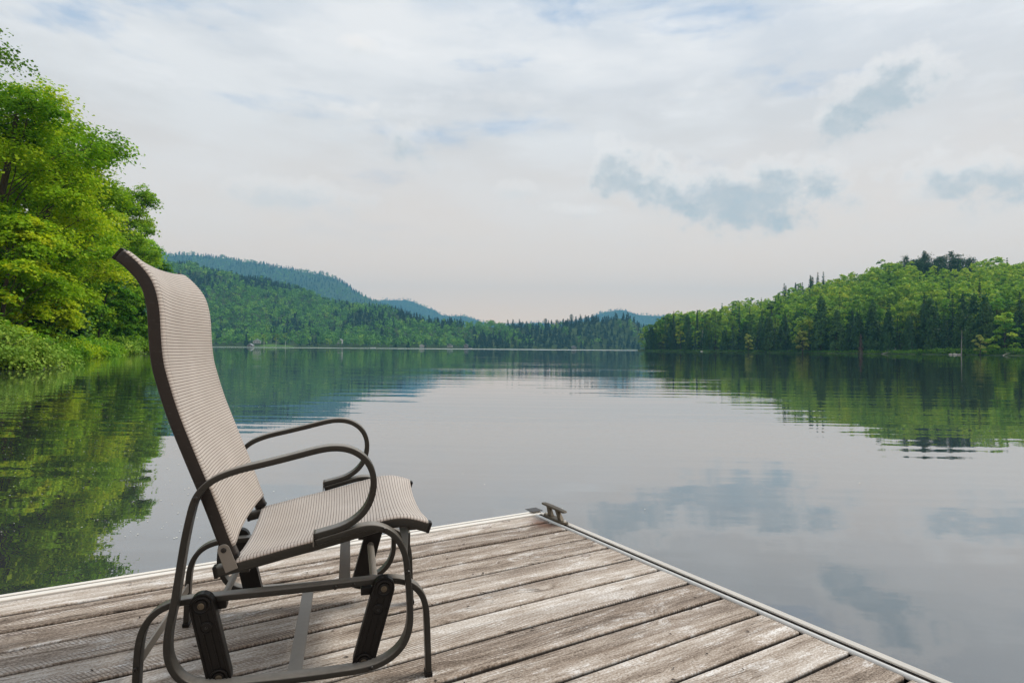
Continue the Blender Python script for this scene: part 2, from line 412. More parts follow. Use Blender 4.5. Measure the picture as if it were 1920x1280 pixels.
ALU = simple('brushed_aluminium', (.80, .77, .72), .5, metal=.0, var=.1, scale=25)
DARKGAP = simple('slot_shade', (.016, .013, .011), .95, var=.3, spec=.05)  # near-black fill imitating the shade inside the open trim slots
FOAM = simple('float_plastic', (.05, .05, .055), .7)
DOCKX0, DOCKY0, PITCHB = -7.0, -7.6, .1475
dock = tag(empty('dock', (.130, 3.121, 0), math.radians(31.2)), 'weathered grey wooden plank dock with pale metal edge trim reaching into the lake', 'dock')
def board_mesh():
    rng = np.random.default_rng(5)
    V = []; F = []; R = []; n0 = 0
    NX = 90
    prof = [(-1, -.034), (-1, -.006), (-.985, -.0022), (-.955, -.0004), (-.5, 0), (0, 0), (.5, 0), (.955, -.0004), (.985, -.0022), (1, -.006), (1, -.034)]
    k = 0
    y1 = -.034
    while y1 > DOCKY0:
        y0 = -.165 - k * PITCHB + .0035
        if k == 0: y1 = -.036
        gap = rng.uniform(.0105, .0150)
        cy, hw = (y0 + y1) / 2, (y1 - y0) / 2 - (gap - .005) / 2
        xs_ = np.concatenate([np.linspace(DOCKX0, -3.2, 20)[:-1], np.linspace(-3.2, -.034 + rng.uniform(-.004, .003), NX)])
        dz = rng.uniform(-.0015, .0012); tilt = rng.uniform(-.0016, .0016); cup = rng.uniform(-.002, .0012)
        ph_ = rng.uniform(0, 9, 4)
        wob0 = .0012 * np.sin(xs_ * 3.1 + ph_[0]) + .0007 * np.sin(xs_ * 9.3 + ph_[1]) + rng.normal(0, .0002, len(xs_))
        wob1 = .0012 * np.sin(xs_ * 2.7 + ph_[2]) + .0007 * np.sin(xs_ * 8.1 + ph_[3]) + rng.normal(0, .0002, len(xs_))
        ring = []
        for (u_, z_) in prof:
            yy = cy + u_ * hw + (wob1 if u_ > .9 else wob0 if u_ < -.9 else 0)
            zz = z_ + dz + tilt * u_ + cup * (1 - u_ * u_) + .0006 * np.sin(xs_ * 2.2 + ph_[0])
            ring.append(np.stack([xs_, np.broadcast_to(yy, xs_.shape), zz], -1))
        ring = np.stack(ring, 1); m_ = len(prof); n_ = len(xs_)
        i = np.arange(n_ - 1)[:, None] * m_; j = np.arange(m_)[None, :]; jn = (j + 1) % m_
        f = np.stack([i + j, i + jn, i + m_ + jn, i + m_ + j], -1).reshape(-1, 4)
        # end grain: close with fan of quads across the profile
        e = (n_ - 1) * m_; ends = [[e + a, e + a + 1, e + m_ - 2 - a, e + m_ - 1 - a] for a in range(m_ // 2)]
        f = np.concatenate([f, np.array(ends)])
        V.append(ring.reshape(-1, 3)); F.append(f + n0); R.append(np.full(len(f), rng.uniform())); n0 += n_ * m_
        y1 = y0 - .0035 - .0035; k += 1
    V = np.concatenate(V); F = np.concatenate(F); R = np.concatenate(R)
    me = bpy.data.meshes.new('decking')
    me.from_pydata(V.tolist(), [], [list(dict.fromkeys(x)) for x in F.tolist()]); me.materials.append(WOOD)
    at = me.attributes.new('board', 'FLOAT', 'FACE'); at.data.foreach_set('value', R.astype(np.float32))
    me.validate()
    bm = bmesh.new(); bm.from_mesh(me); bmesh.ops.recalc_face_normals(bm, faces=bm.faces); bm.to_mesh(me); bm.free()
    return me
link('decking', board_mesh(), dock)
# right edge trim: cream ribbed strip, dark slot, round aluminium bead; butted against the back trim at the corner
bm = bmesh.new()
outl = [(.030, -.12), (.030, .004)]
for i in range(5): outl += [(.0285 - i * .0055, .0065), (.0265 - i * .0055, .0048)]
outl += [(.0045, .0062), (.0045, -.01), (.0235, -.012), (.0235, -.12)]
prism(bm, outl, DOCKY0, -.034)
bm_mesh('edge_strip', bm, CREAM, dock)
bm = bmesh.new(); box(bm, -.0125, .0043, DOCKY0, -.036, -.03, .0012); bm_mesh('edge_slot', bm, DARKGAP, dock)
bm = bmesh.new()
th = [(-.0212 + .0080 * math.cos(a), -.0022 + .0080 * math.sin(a)) for a in np.linspace(0, 2 * math.pi, 20, endpoint=False)]
prism(bm, th, DOCKY0, -.036); bm_mesh('edge_bead', bm, ALU, dock, smooth=True)
# back edge trim
bm = bmesh.new(); box(bm, DOCKX0, .0300, .002, .020, -.12, .0055); bm_mesh('back_strip', bm, CREAM, dock, bevel=.002)
bm = bmesh.new(); box(bm, DOCKX0, -.032, -.0038, .0015, -.03, .0014); bm_mesh('back_slot', bm, DARKGAP, dock)
bm = bmesh.new(); box(bm, DOCKX0, -.0325, -.0325, -.004, -.05, .0035); bm_mesh('back_rail', bm, CREAM, dock, bevel=.003)
bm = bmesh.new(); box(bm, -.0318, .0298, -.0325, .0012, -.05, .0015); bm_mesh('corner_block', bm, CREAM, dock, bevel=.001)
# joists and floats below
bm = bmesh.new()
for x in np.arange(-6.6, -.1, .6): box(bm, x - .019, x + .019, DOCKY0 + .05, -.055, -.16, -.042)
box(bm, DOCKX0, .020, DOCKY0, DOCKY0 + .04, -.17, -.042); box(bm, DOCKX0, -.034, -.05, -.034, -.17, -.055)
bm_mesh('joist_frame', bm, simple('old_joist', (.12, .10, .08), .9), dock)
for x in (-6.3, -4.4, -2.5, -.8):
    bm = bmesh.new(); box(bm, x - .45, x + .45, DOCKY0 + .3, -.3, -.42, -.172); bm_mesh('float_drum', bm, FOAM, dock, bevel=.04)
# mooring cleat on the edge
CLEAT = simple('old_bronze', (.088, .068, .043), .5, metal=.35, var=.35, scale=40, bump=.4)
cl = empty('mooring_cleat', (.004, -.158, .0065), math.radians(-3), dock); cl.scale = (1, 1, .9)
cl['label'] = 'dull bronze mooring cleat bolted on the corner of the dock'
bm = bmesh.new()
out_ = []
for k in range(24):
    a = 2 * math.pi * k / 24; out_.append((.021 * math.copysign(abs(math.cos(a)) ** .7, math.cos(a)), .100 * math.copysign(abs(math.sin(a)) ** .55, math.sin(a))))
a_ = [bm.verts.new((x, y - .010, 0)) for x, y in out_]; b_ = [bm.verts.new((x * .92, y * .98 - .010, .010)) for x, y in out_]
bm.faces.new(a_); bm.faces.new(b_)
for i in range(24): bm.faces.new((a_[i], a_[(i + 1) % 24], b_[(i + 1) % 24], b_[i]))
bm_mesh('base_plate', bm, CLEAT, cl, bevel=.0015)
for s_ in (-1, 1):
    bm = bmesh.new()
    lo = [(-.010, s_ * .060 - .014), (.010, s_ * .060 - .014), (.010, s_ * .030 - .014), (-.010, s_ * .030 - .014)]
    hi = [(-.008, s_ * .052 + .014), (.008, s_ * .052 + .014), (.008, s_ * .026 + .014), (-.008, s_ * .026 + .014)]
    a_ = [bm.verts.new((x, y, .0103)) for x, y in lo]; b_ = [bm.verts.new((x, y, .0545)) for x, y in hi]
    bm.faces.new(a_); bm.faces.new(b_)
    for i in range(4): bm.faces.new((a_[i], a_[(i + 1) % 4], b_[(i + 1) % 4], b_[i]))
    bm_mesh('cleat_leg', bm, CLEAT, cl, bevel=.002)
bm = bmesh.new()
rings = []
for y, w_, z0_, z1_ in ((-.098, .007, .058, .063), (-.09, .0125, .0555, .0655), (-.03, .0145, .055, .067), (.03, .0145, .055, .067), (.10, .0125, .0555, .0655), (.112, .007, .058, .063)):
    rings.append([bm.verts.new(c) for c in ((-w_, y, z0_), (w_, y, z0_), (w_, y, z1_), (-w_, y, z1_))])
for a_, b_ in zip(rings, rings[1:]):
    for i in range(4): bm.faces.new((a_[i], a_[(i + 1) % 4], b_[(i + 1) % 4], b_[i]))
bm.faces.new(rings[0]); bm.faces.new(rings[-1])
bm_mesh('horn', bm, CLEAT, cl, bevel=.0025)
STEEL = simple('bolt_steel', (.62, .60, .55), .35, metal=.8, var=.15)
for y in (-.092, .070):
    bm = bmesh.new(); bmesh.ops.create_cone(bm, cap_ends=True, segments=6, radius1=.0085, radius2=.0065, depth=.008, matrix=Matrix.Translation((0, y, .0142)))
    bm_mesh('bolt', bm, STEEL, cl)
# thin dark corner plate beside the cleat
bm = bmesh.new(); prism(bm, [(-.03, .0085), (.035, .0085), (.035, .0115), (-.03, .0115)], -.012, .055)
o = bm_mesh('corner_plate', bm, simple('tarnished_plate', (.07, .065, .06), .45, metal=.5), dock, bevel=.001)
# fallen litter on the boards: too many crumbs to count
rng = np.random.default_rng(11); g = Geo()
n = 170; P = np.stack([rng.uniform(-3.2, -.06, n), rng.uniform(-2.6, -.05, n), np.full(n, .0035)], -1)
for p_, s_ in zip([(-.207, -1.22), (-.185, -1.205), (-.156, -1.216), (-.371, -1.234)], range(4)): P[s_, :2] = p_
c_, d_ = math.cos(math.radians(31.2)), math.sin(math.radians(31.2))
P = np.stack([P[:, 0] * c_ - P[:, 1] * d_ + .130, P[:, 0] * d_ + P[:, 1] * c_ + 3.121, P[:, 2]], -1)
leaves(g, P, rng, .007, (0, 0, 1), .25, tint=.5, elong=2.0)
tag(link('leaf_litter', g.mesh('leaf_litter', [simple('dry_bits', (.035, .024, .018), .9)])), 'dark seed husks and crumbs scattered on the deck boards', 'leaf litter', kind='stuff')

# ================================================================== GLIDER CHAIR  (local x = seat direction, y = away from the camera, z up)
CX = Vector((-math.cos(math.radians(75)) * 1.80, math.sin(math.radians(75)) * 1.80, 0))
chair = tag(empty('glider_chair', CX, math.radians(15)), 'bronze metal glider armchair with ribbed beige sling seat standing on the dock', 'chair')
SW = [(-.074,.395),(-.043,.402),(-.021,.407),(-.001,.414),(.026,.431),(.047,.455),(.059,.486),(.062,.518),(.056,.546),(.043,.568),(.024,.585),(0,.596),(-.031,.600),(-.061,.597),(-.105,.587),(-.134,.580),(-.192,.567),(-.234,.558),(-.270,.547),(-.292,.537),(-.308,.526),(-.319,.515),(-.327,.503),(-.334,.486),(-.340,.460),(-.348,.419),(-.354,.381),(-.362,.322),(-.370,.264),(-.378,.222),(-.382,.193),(-.383,.166),(-.380,.142),(-.372,.120),(-.360,.101),(-.343,.086),(-.321,.076),(-.286,.070),(-.242,.068),(-.185,.067),(-.128,.066),(-.069,.066),(-.009,.067),(.040,.069),(.077,.076),(.108,.090),(.134,.114),(.147,.141),(.152,.170),(.151,.212),(.146,.277),(.141,.320),(.131,.353),(.114,.380),(.093,.397),(.067,.406),(.042,.407),(.012,.401),(-.019,.393),(-.043,.387),(-.072,.3795)]
BASE = [(.206,.010),(.203,.080),(.200,.148),(.198,.173),(.191,.201),(.178,.222),(.160,.238),(.137,.249),(.111,.254),(.068,.255),(-.043,.252),(-.136,.250),(-.196,.249),(-.283,.248),(-.345,.247),(-.368,.246),(-.388,.243),(-.410,.235),(-.431,.219),(-.446,.196),(-.454,.170),(-.457,.144),(-.459,.110),(-.462,.010)]
SEAT = [(-.293,.313),(-.258,.320),(-.183,.336),(-.135,.347),(-.075,.359),(-.013,.373),(.050,.388),(.082,.396),(.108,.401),(.137,.402),(.164,.396),(.199,.384)]
BACK = [(-.503,1.044),(-.486,1.031),(-.465,1.009),(-.447,.984),(-.437,.955),(-.431,.921),(-.428,.879),(-.425,.834),(-.419,.790),(-.409,.752),(-.396,.707),(-.381,.662),(-.361,.609),(-.339,.552),(-.317,.496),(-.297,.442),(-.279,.391),(-.260,.345)]
def smooth(pts, step=.006):
    p = np.array(pts, float)
    q = [p[0]]
    P = np.vstack([2 * p[0] - p[1], p, 2 * p[-1] - p[-2]])
    for i in range(len(p) - 1):
        p0, p1, p2, p3 = P[i:i + 4]
        n_ = max(2, int(np.linalg.norm(p2 - p1) / step))
        for t_ in np.linspace(0, 1, n_ + 1)[1:]:
            q.append(.5 * (2 * p1 + (p2 - p0) * t_ + (2 * p0 - 5 * p1 + 4 * p2 - p3) * t_ ** 2 + (3 * p1 - p0 - 3 * p2 + p3) * t_ ** 3))
    q = np.array(q)
    for _ in range(6): q[1:-1] = q[1:-1] * .5 + (q[:-2] + q[2:]) * .25
    return q
def rounded(w, h, r, k=4):
    pts = []
    for cx, cy, a0 in ((w / 2 - r, h / 2 - r, 0), (-w / 2 + r, h / 2 - r, 90), (-w / 2 + r, -h / 2 + r, 180), (w / 2 - r, -h / 2 + r, 270)):
        for i in range(k + 1):
            a = math.radians(a0 + 90 * i / k); pts.append((cx + r * math.cos(a), cy + r * math.sin(a)))
    return pts
def sweep(name, path, yc, thick, wide, m, parent, r=.004, cap=True):
    """planar flat-tube: THICK in the plane of the path, WIDE across it"""
    q = smooth(path); t_ = np.gradient(q, axis=0); t_ /= np.linalg.norm(t_, axis=1, keepdims=True)
    nrm_ = np.stack([-t_[:, 1], t_[:, 0]], -1)
    pr = rounded(thick, wide, r)
    bm = bmesh.new(); rings = []
    for (x, z), (nx, nz_) in zip(q, nrm_):
        rings.append([bm.verts.new((x + nx * a, yc + b_, z + nz_ * a)) for a, b_ in pr])
    for a, b_ in zip(rings, rings[1:]):
        for i in range(len(pr)): bm.faces.new((a[i], a[(i + 1) % len(pr)], b_[(i + 1) % len(pr)], b_[i]))
    if cap: bm.faces.new(rings[0]); bm.faces.new(rings[-1])
    o = bm_mesh(name, bm, m, parent)
    for p in o.data.polygons: p.use_smooth = len(p.vertices) == 4
    return o
def paint(name, col, rough, var=.2):
    m, t, b = mat(name)
    co = t.new('ShaderNodeTexCoord').outputs['Object']
    big = t.noise(co, 6, 4, .6); fn = t.noise(co, 260, 3, .6); sc_ = t.noise(t.v('MULTIPLY', co, (1., 1., 6.)), 45, 4, .7)
    c = t.ramp(big, [(.3, tuple(x * (1 - var) for x in col)), (.7, tuple(x * (1 + var) for x in col))])
    dust = t.m('MULTIPLY', t.step(sc_, .56, .78), .2)
    c = t.mix(dust, c, (.17, .155, .135))
    up_ = t.m('MAXIMUM', t.sep(t.new('ShaderNodeNewGeometry').outputs['Normal'])[2], 0.0)
    c = t.mix(t.m('MULTIPLY', t.m('POWER', up_, 2.0), t.m('ADD', .4, t.m('MULTIPLY', sc_, .6))), c, (.34, .30, .25))   # upward faces coloured paler to imitate reflected sky
    t.put(b.inputs['Base Color'], c)
    t.put(b.inputs['Roughness'], t.m('ADD', rough, t.m('MULTIPLY', t.m('ADD', dust, t.m('MULTIPLY', big, .15)), .6)))
    b.inputs['Metallic'].default_value = .1; b.inputs['Specular IOR Level'].default_value = .32
    bp = t.new('ShaderNodeBump'); bp.inputs['Strength'].default_value = .18; bp.inputs['Distance'].default_value = .0006
    t.put(bp.inputs['Height'], fn); t.put(b.inputs['Normal'], bp.outputs[0])
    return m
FRAME = paint('bronze_paint', (.023, .0215, .018), .30)
RAIL = paint('dark_bronze_paint', (.018, .014, .012), .40)
PLATE = paint('dull_bronze_plate', (.190, .170, .145), .42)
PLASTIC = simple('black_plastic', (.007, .006, .0055), .40, var=.3, scale=60, bump=.15, spec=.22)
BOLT = simple('bolt_head', (.030, .028, .026), .3, metal=.6)
BRASS = simple('pivot_washer', (.10, .078, .05), .55, metal=.3, var=.4, scale=80)
def bolt(x, z, y, side, parent, r=.0055, m=BOLT):
    bm = bmesh.new()
    lathe_y(bm, x, z, [(r, y), (r, y + side * .0015), (r * .8, y + side * .003), (r * .45, y + side * .0032), (r * .4, y + side * .0015)], 14)
    return bm_mesh('bolt', bm, m, parent, smooth=False)
for side, yc in ((-1, -.2825), (1, .2825)):
    sf = sweep('side_frame', SW, yc, .0145, .035, FRAME, chair, .0026)
    for x, z in ((-.328, .498), (.086, .401), (.1445, .293), (.060, .0725), (-.25, .068)): bolt(x, z, yc + side * .0177, side, sf)
    # end plugs of the tube
    bm = bmesh.new(); box(bm, -.0772, -.0748, yc - .0180, yc + .0180, .371, .403, None); bm_mesh('tube_plug', bm, PLATE, sf, bevel=.002)
for side, yc in ((-1, -.2255), (1, .2255)):
    bf = sweep('base_frame', BASE, yc, .0150, .030, FRAME, chair, .0026)
    for x, z in ((-.026, .250), (.017, .2515), (-.459, .105)): bolt(x, z, yc + side * .0152, side, bf)
    for x in (.206, -.462):
        bm = bmesh.new(); box(bm, x - .0095, x + .0095, yc - .0165, yc + .0165, .0005, .012); bm_mesh('foot_cap', bm, PLASTIC, bf, bevel=.002)
    for x0_, x1_ in ((-.296, -.272), (.035, .062)):
        bm = bmesh.new(); box(bm, x0_, x1_, yc - .014, yc + .013, .223, .2435); bm_mesh('stop_block', bm, PLASTIC, bf, bevel=.002)
# swinging arms: black ribbed plastic, hung from the base frame, carrying the side frames
def rocker(x0_, z0_, x1_, z1_, side):
    L_ = math.hypot(x1_ - x0_, z1_ - z0_); ang = math.atan2(x1_ - x0_, z0_ - z1_)
    yc = side * .2555; out = side
    R_ = .0262
    o0 = empty('rocker_arm', (x0_, yc, z0_), 0, chair); o0.rotation_euler = (0, -ang, 0)
    prof = [(R_ * math.cos(a), R_ * math.sin(a)) for a in np.linspace(0, math.pi, 14)] + [(-R_, -L_ + .0), (-R_ * .9, -L_ - R_ * .55), (-R_ * .5, -L_ - R_ * .8), (R_ * .5, -L_ - R_ * .8), (R_ * .9, -L_ - R_ * .55), (R_, -L_)]
    bm = bmesh.new(); prism(bm, prof, -.0125, .0125 * .4 if out > 0 else .0125) if out < 0 else prism(bm, prof, -.0125, .0125)
    # raised rim and three ribs on the outer face
    yo = out * .0125
    for xr in (-.0235, -.0085, .0075, .0235):
        w_ = .0026 if abs(xr) > .02 else .0014
        z1r = -L_ - R_ * .4; z0r = .004 if abs(xr) > .02 else -.021
        ya, yb = sorted((yo, yo + out * (.0035 if abs(xr) > .02 else .0024)))
        box(bm, xr - w_, xr + w_, ya, yb, z1r, z0r)
    bm_mesh('arm_body', bm, PLASTIC, o0, bevel=.0012)
    for zc, r_, bearing in ((0, .0205, True), (-.052, .0135, False), (-L_, .0195, True)):
        bm = bmesh.new()
        if bearing:
            lathe_y(bm, 0, zc, [(r_, yo - out * .001), (r_, yo + out * .0045), (r_ * .86, yo + out * .0055), (r_ * .80, yo + out * .003), (r_ * .62, yo + out * .0015), (r_ * .58, yo + out * .004), (r_ * .50, yo + out * .0045)], 32)
        else:
            lathe_y(bm, 0, zc, [(r_, yo - out * .001), (r_, yo + out * .0035), (r_ * .85, yo + out * .0045), (r_ * .78, yo + out * .003), (r_ * .2, yo + out * .0038)], 28)
        cap_ = bm_mesh('pivot_ring', bm, PLASTIC, o0)
        bm = bmesh.new()
        lathe_y(bm, 0, zc, [(.0075 if bearing else .003, yo + out * .002), (.0072 if bearing else .003, yo + out * .0062), (.0052 if bearing else .0022, yo + out * .0068), (.0045, yo + out * .0048) if bearing else (.002, yo + out * .0068)], 20)
        bm_mesh('pivot_pin', bm, BRASS if bearing else BOLT, o0)
for side in (-1, 1):
    rocker(-.320, .2465, -.281, .0785, side); rocker(.0895, .2480, .043, .0755, side)
# crossbars
def crossbar(x, z, w, h, y0, y1, m=PLATE, rot=0, rnd=False):
    bm = bmesh.new(); M = Matrix.Translation((x, 0, z)) @ Matrix.Rotation(rot, 4, 'Y')
    if rnd:
        lathe_y(bm, x, z, [(w, y0), (w, y1)], 16)
    else: box(bm, -w / 2, w / 2, y0, y1, -h / 2, h / 2, M)
    return bm_mesh('crossbar', bm, m, chair, smooth=False, bevel=.0015)
crossbar(-.0045, .2385, .029, .006, -.2105, .2105)
crossbar(-.118, .0560, .034, .006, -.268, .268)
crossbar(-.305, .1930, .0085, 0, -.243, .243, PLATE, rnd=True)
crossbar(.0745, .1945, .0105, 0, -.243, .243, PLATE, rnd=True)
crossbar(-.4565, .117, .006, .026, -.2100, .2100)
crossbar(.150, .345, .005, .070, -.2695, .2695, FRAME)
crossbar(-.235, .306, .022, .010, -.2300, .2300, FRAME)
crossbar(.160, .3785, .022, .010, -.2290, .2290, FRAME)
# seat and back rails
def rail(name, path, yc, thick, wide):
    o = sweep(name, path, yc, thick, wide, RAIL if name == 'back_rail' else FRAME, chair, .006)
    q = smooth(path)
    for k, kk in ((0, 1), (-1, -2)):
        d = (q[k] - q[kk]); d /= np.linalg.norm(d); c = q[k] + d * .0022
        bm = bmesh.new(); M = Matrix.Translation((c[0], yc, c[1])) @ Matrix.Rotation(-math.atan2(d[1], d[0]), 4, 'Y')
        box(bm, -.0045, .0045, -wide / 2 - .0006, wide / 2 + .0006, -thick / 2 - .0006, thick / 2 + .0006, M)
        bm_mesh('end_cap', bm, PLASTIC, o, bevel=.003)
    return o
for side in (-1, 1):
    rail('seat_rail', SEAT, side * .2405, .0270, .0260)
    rail('back_rail', BACK, side * .2405, .0300, .0260)
# slings
def sling_material(name, pitch):
    m, t, b = mat(name)
    uv = t.new('ShaderNodeUVMap', uv_map='UVMap').outputs[0]
    p = t.sep(uv)
    ph_ = t.m('FRACT', t.m('DIVIDE', p[1], pitch))
    d = t.m('ABSOLUTE', t.m('SUBTRACT', ph_, .5))                      # .5 at the groove
    groove = t.step(d, .38, .45)
    weave = t.m('MULTIPLY', t.m('SINE', t.m('MULTIPLY', p[0], 2 * math.pi / .0045)), t.m('SINE', t.m('MULTIPLY', p[1], 2 * math.pi / (pitch / 3))))
    big = t.noise(uv, 5, 4, .6); fn = t.noise(uv, 700, 2, .5)
    c = t.ramp(t.m('ADD', t.m('MULTIPLY', big, .5), t.m('MULTIPLY', t.m('ADD', t.m('MULTIPLY', weave, .5), fn), .33)), [(.30, (.43, .375, .325)), (.62, (.60, .535, .475))])
    c = t.mix(t.m('MULTIPLY', groove, .88), c, (.085, .050, .042))
    au = t.m('ABSOLUTE', p[0])
    st = t.m('MULTIPLY', t.step(t.m('ABSOLUTE', t.m('SUBTRACT', au, .2325)), .0008, .0018, 1., 0.), t.m('GREATER_THAN', t.m('FRACT', t.m('DIVIDE', p[1], .0065)), .45))
    c = t.mix(t.m('MULTIPLY', st, .75), c, (.07, .045, .04))
    t.put(b.inputs['Base Color'], c); b.inputs['Roughness'].default_value = .78; b.inputs['Specular IOR Level'].default_value = .25
    h = t.m('SUBTRACT', t.m('MULTIPLY', weave, .18), t.m('MULTIPLY', groove, 1.0))
    h = t.m('ADD', h, t.m('MULTIPLY', t.noise(t.v('MULTIPLY', uv, (9., 5., 1.)), 1.0, 2, .5), 3.5))
    bp = t.new('ShaderNodeBump'); bp.inputs['Strength'].default_value = .7; bp.inputs['Distance'].default_value = .0012
    t.put(bp.inputs['Height'], h); t.put(b.inputs['Normal'], bp.outputs[0])
    return m
SLING = sling_material('ribbed_sling', .0077)
def sling(name, path, off, sag, clip0, clip1, sgn):
    q = smooth(path); t_ = np.gradient(q, axis=0); t_ /= np.linalg.norm(t_, axis=1, keepdims=True)
    nn = np.stack([-t_[:, 1], t_[:, 0]], -1) * sgn
    arc = np.concatenate([[0], np.cumsum(np.linalg.norm(np.diff(q, axis=0), axis=1))])
    keep = (arc >= clip0) & (arc <= arc[-1] - clip1)
    q, nn, arc = q[keep], nn[keep], arc[keep]
    NU = 22; us = np.linspace(-1, 1, NU + 1)
    us = np.concatenate([[-1.0], us, [1.0]])
    me_v = []; uv = []
    for j, u_ in enumerate(us):
        hem = j in (0, len(us) - 1)
        w_ = .2465 if not hem else .2540
        dz = off if not hem else off - .0045
        s_ = sag * (1 - u_ * u_) * (1 - abs(u_) ** 6) if not hem else 0
        for (x, z), (nx, nz_), a in zip(q, nn, arc):
            me_v.append((x + nx * (dz - s_), u_ * w_, z + nz_ * (dz - s_))); uv.append((u_ * w_, a))
    n_ = len(q); f = []
    for j in range(len(us) - 1):
        for i in range(n_ - 1):
            f.append((j * n_ + i, j * n_ + i + 1, (j + 1) * n_ + i + 1, (j + 1) * n_ + i))
    me = bpy.data.meshes.new(name); me.from_pydata(me_v, [], f); me.materials.append(SLING)
    ul = me.uv_layers.new(name='UVMap')
    for l in me.loops: ul.data[l.index].uv = uv[l.vertex_index]
    for p in me.polygons: p.use_smooth = True
    o = link(name, me, chair)
    md = o.modifiers.new('solid', 'SOLIDIFY'); md.thickness = .0022; md.offset = 0
    return o
sling('back_sling', BACK, .0175, .014, .004, .022, 1)
sling('seat_sling', SEAT, .0158, .016, .040, .002, 1)
# hinge brackets between back and seat rails
for side in (-1, 1):
    bm = bmesh.new(); y0_ = side * .2540; y1_ = side * .2575
    c0 = np.array([-.2765, .3655]); c1 = np.array([-.2605, .3225]); d = (c1 - c0) / np.linalg.norm(c1 - c0); n_ = np.array([-d[1], d[0]]); r_ = .0135
    a0 = math.atan2(-d[1], -d[0])
    outl = [(c0[0] + r_ * math.cos(a0 + a), c0[1] + r_ * math.sin(a0 + a)) for a in np.linspace(-math.pi / 2, math.pi / 2, 12)]
    e_ = c1 + d * .006
    outl += [(e_[0] - n_[0] * r_ * s__ * 1.05, e_[1] - n_[1] * r_ * s__ * 1.05) for s__ in ((1, -1) if True else ())]
    prism(bm, outl, min(y0_, y1_), max(y0_, y1_))
    hb = bm_mesh('hinge_bracket', bm, PLATE, chair, bevel=.001)
    bolt(c0[0], c0[1], y1_, side, hb, .0062)
#CHAIR-END

# ================================================================== TERRAIN
def interp(x, pts):
    a = np.array(pts, float); return np.interp(x, a[:, 0], a[:, 1])
def sm(t): t = np.clip(t, 0, 1); return t * t * (3 - 2 * t)
class Hill:
    """A hill given by its outline: bearing (as a column of the photo), shore distance, ridge distance and the
    height its tree tops reach; TREE is the height of the wood that grows on it."""
    def __init__(s, shore, ridge, skyline, tree, bump=3.0, back=1.2, z0=-.2):
        s.shore, s.ridge, s.sky, s.tree, s.bump, s.back, s.z0 = shore, ridge, skyline, tree, bump, back, z0
    def params(s, px):
        ds = interp(px, s.shore); dr = interp(px, s.ridge)
        H = CAMZ + (horizon(px) - interp(px, s.sky)) / FPX * dr - s.tree
        return ds, dr, np.maximum(H, .5)
    def z(s, X, Y):
        px = 960 + FPX * X / np.maximum(Y, 1)
        ds, dr, H = s.params(px)
        t = (Y - ds) / (dr - ds)
        up_ = H * (.25 * np.clip(t, 0, 1) + .75 * sm(t)) * (t <= 1) + H * (1 - .45 * sm((t - 1) / s.back)) * (t > 1)
        n = s.bump * (np.sin(X * .031 + 1.3) * np.sin(Y * .027 + .4) + .5 * np.sin(X * .083 + Y * .05)) * sm(t * 3) * (t < 1.0)
        return np.where(t < 0, s.z0 + t * 6 - .35, s.z0 + .35 + up_ + n)
    def terrain(s, name, m, px0, px1, nu, nr, label):
        pxs = np.linspace(px0, px1, nu); rows = []
        for p in pxs:
            ds, dr, _ = s.params(p)
            t = np.concatenate([[-.06], np.linspace(0, 1 + s.back, nr)])
            Y = ds + t * (dr - ds); X = Y * (p - 960) / FPX
            rows.append(np.stack([X, Y, s.z(X, Y)], -1))
        V = np.array(rows); n_ = V.shape[1]
        i = np.arange(nu - 1)[:, None] * n_; j = np.arange(n_ - 1)[None, :]
        f = np.stack([i + j, i + n_ + j, i + n_ + j + 1, i + j + 1], -1).reshape(-1, 4)
        g = Geo(); g.indexed(V.reshape(-1, 3), f, .3)
        return tag(link(name, g.mesh(name, [m], True)), label, kind='structure')
def ground_material():
    m, t, b = mat('forest_floor')
    co = t.new('ShaderNodeTexCoord').outputs['Object']
    f = t.m('ADD', t.m('MULTIPLY', t.noise(co, .08, 5, .6), .6), t.m('MULTIPLY', t.noise(co, 1.1, 4, .6), .4))
    t.put(b.inputs['Base Color'], t.ramp(f, [(.35, (.016, .030, .010)), (.5, (.040, .070, .018)), (.65, (.080, .095, .035))]))
    b.inputs['Roughness'].default_value = .95; b.inputs['Specular IOR Level'].default_value = .1
    return m
FLOOR = ground_material()
def meadow_material():
    m, t, b = mat('shore_grass')
    co = t.new('ShaderNodeTexCoord').outputs['Object']
    f = t.m('ADD', t.m('MULTIPLY', t.noise(co, .15, 5, .6), .5), t.m('MULTIPLY', t.noise(co, 3.0, 4, .6), .5))
    t.put(b.inputs['Base Color'], t.ramp(f, [(.35, (.05, .11, .02)), (.65, (.13, .24, .04))]))
    b.inputs['Roughness'].default_value = .95; b.inputs['Specular IOR Level'].default_value = .1
    return m
MEADOW = meadow_material()

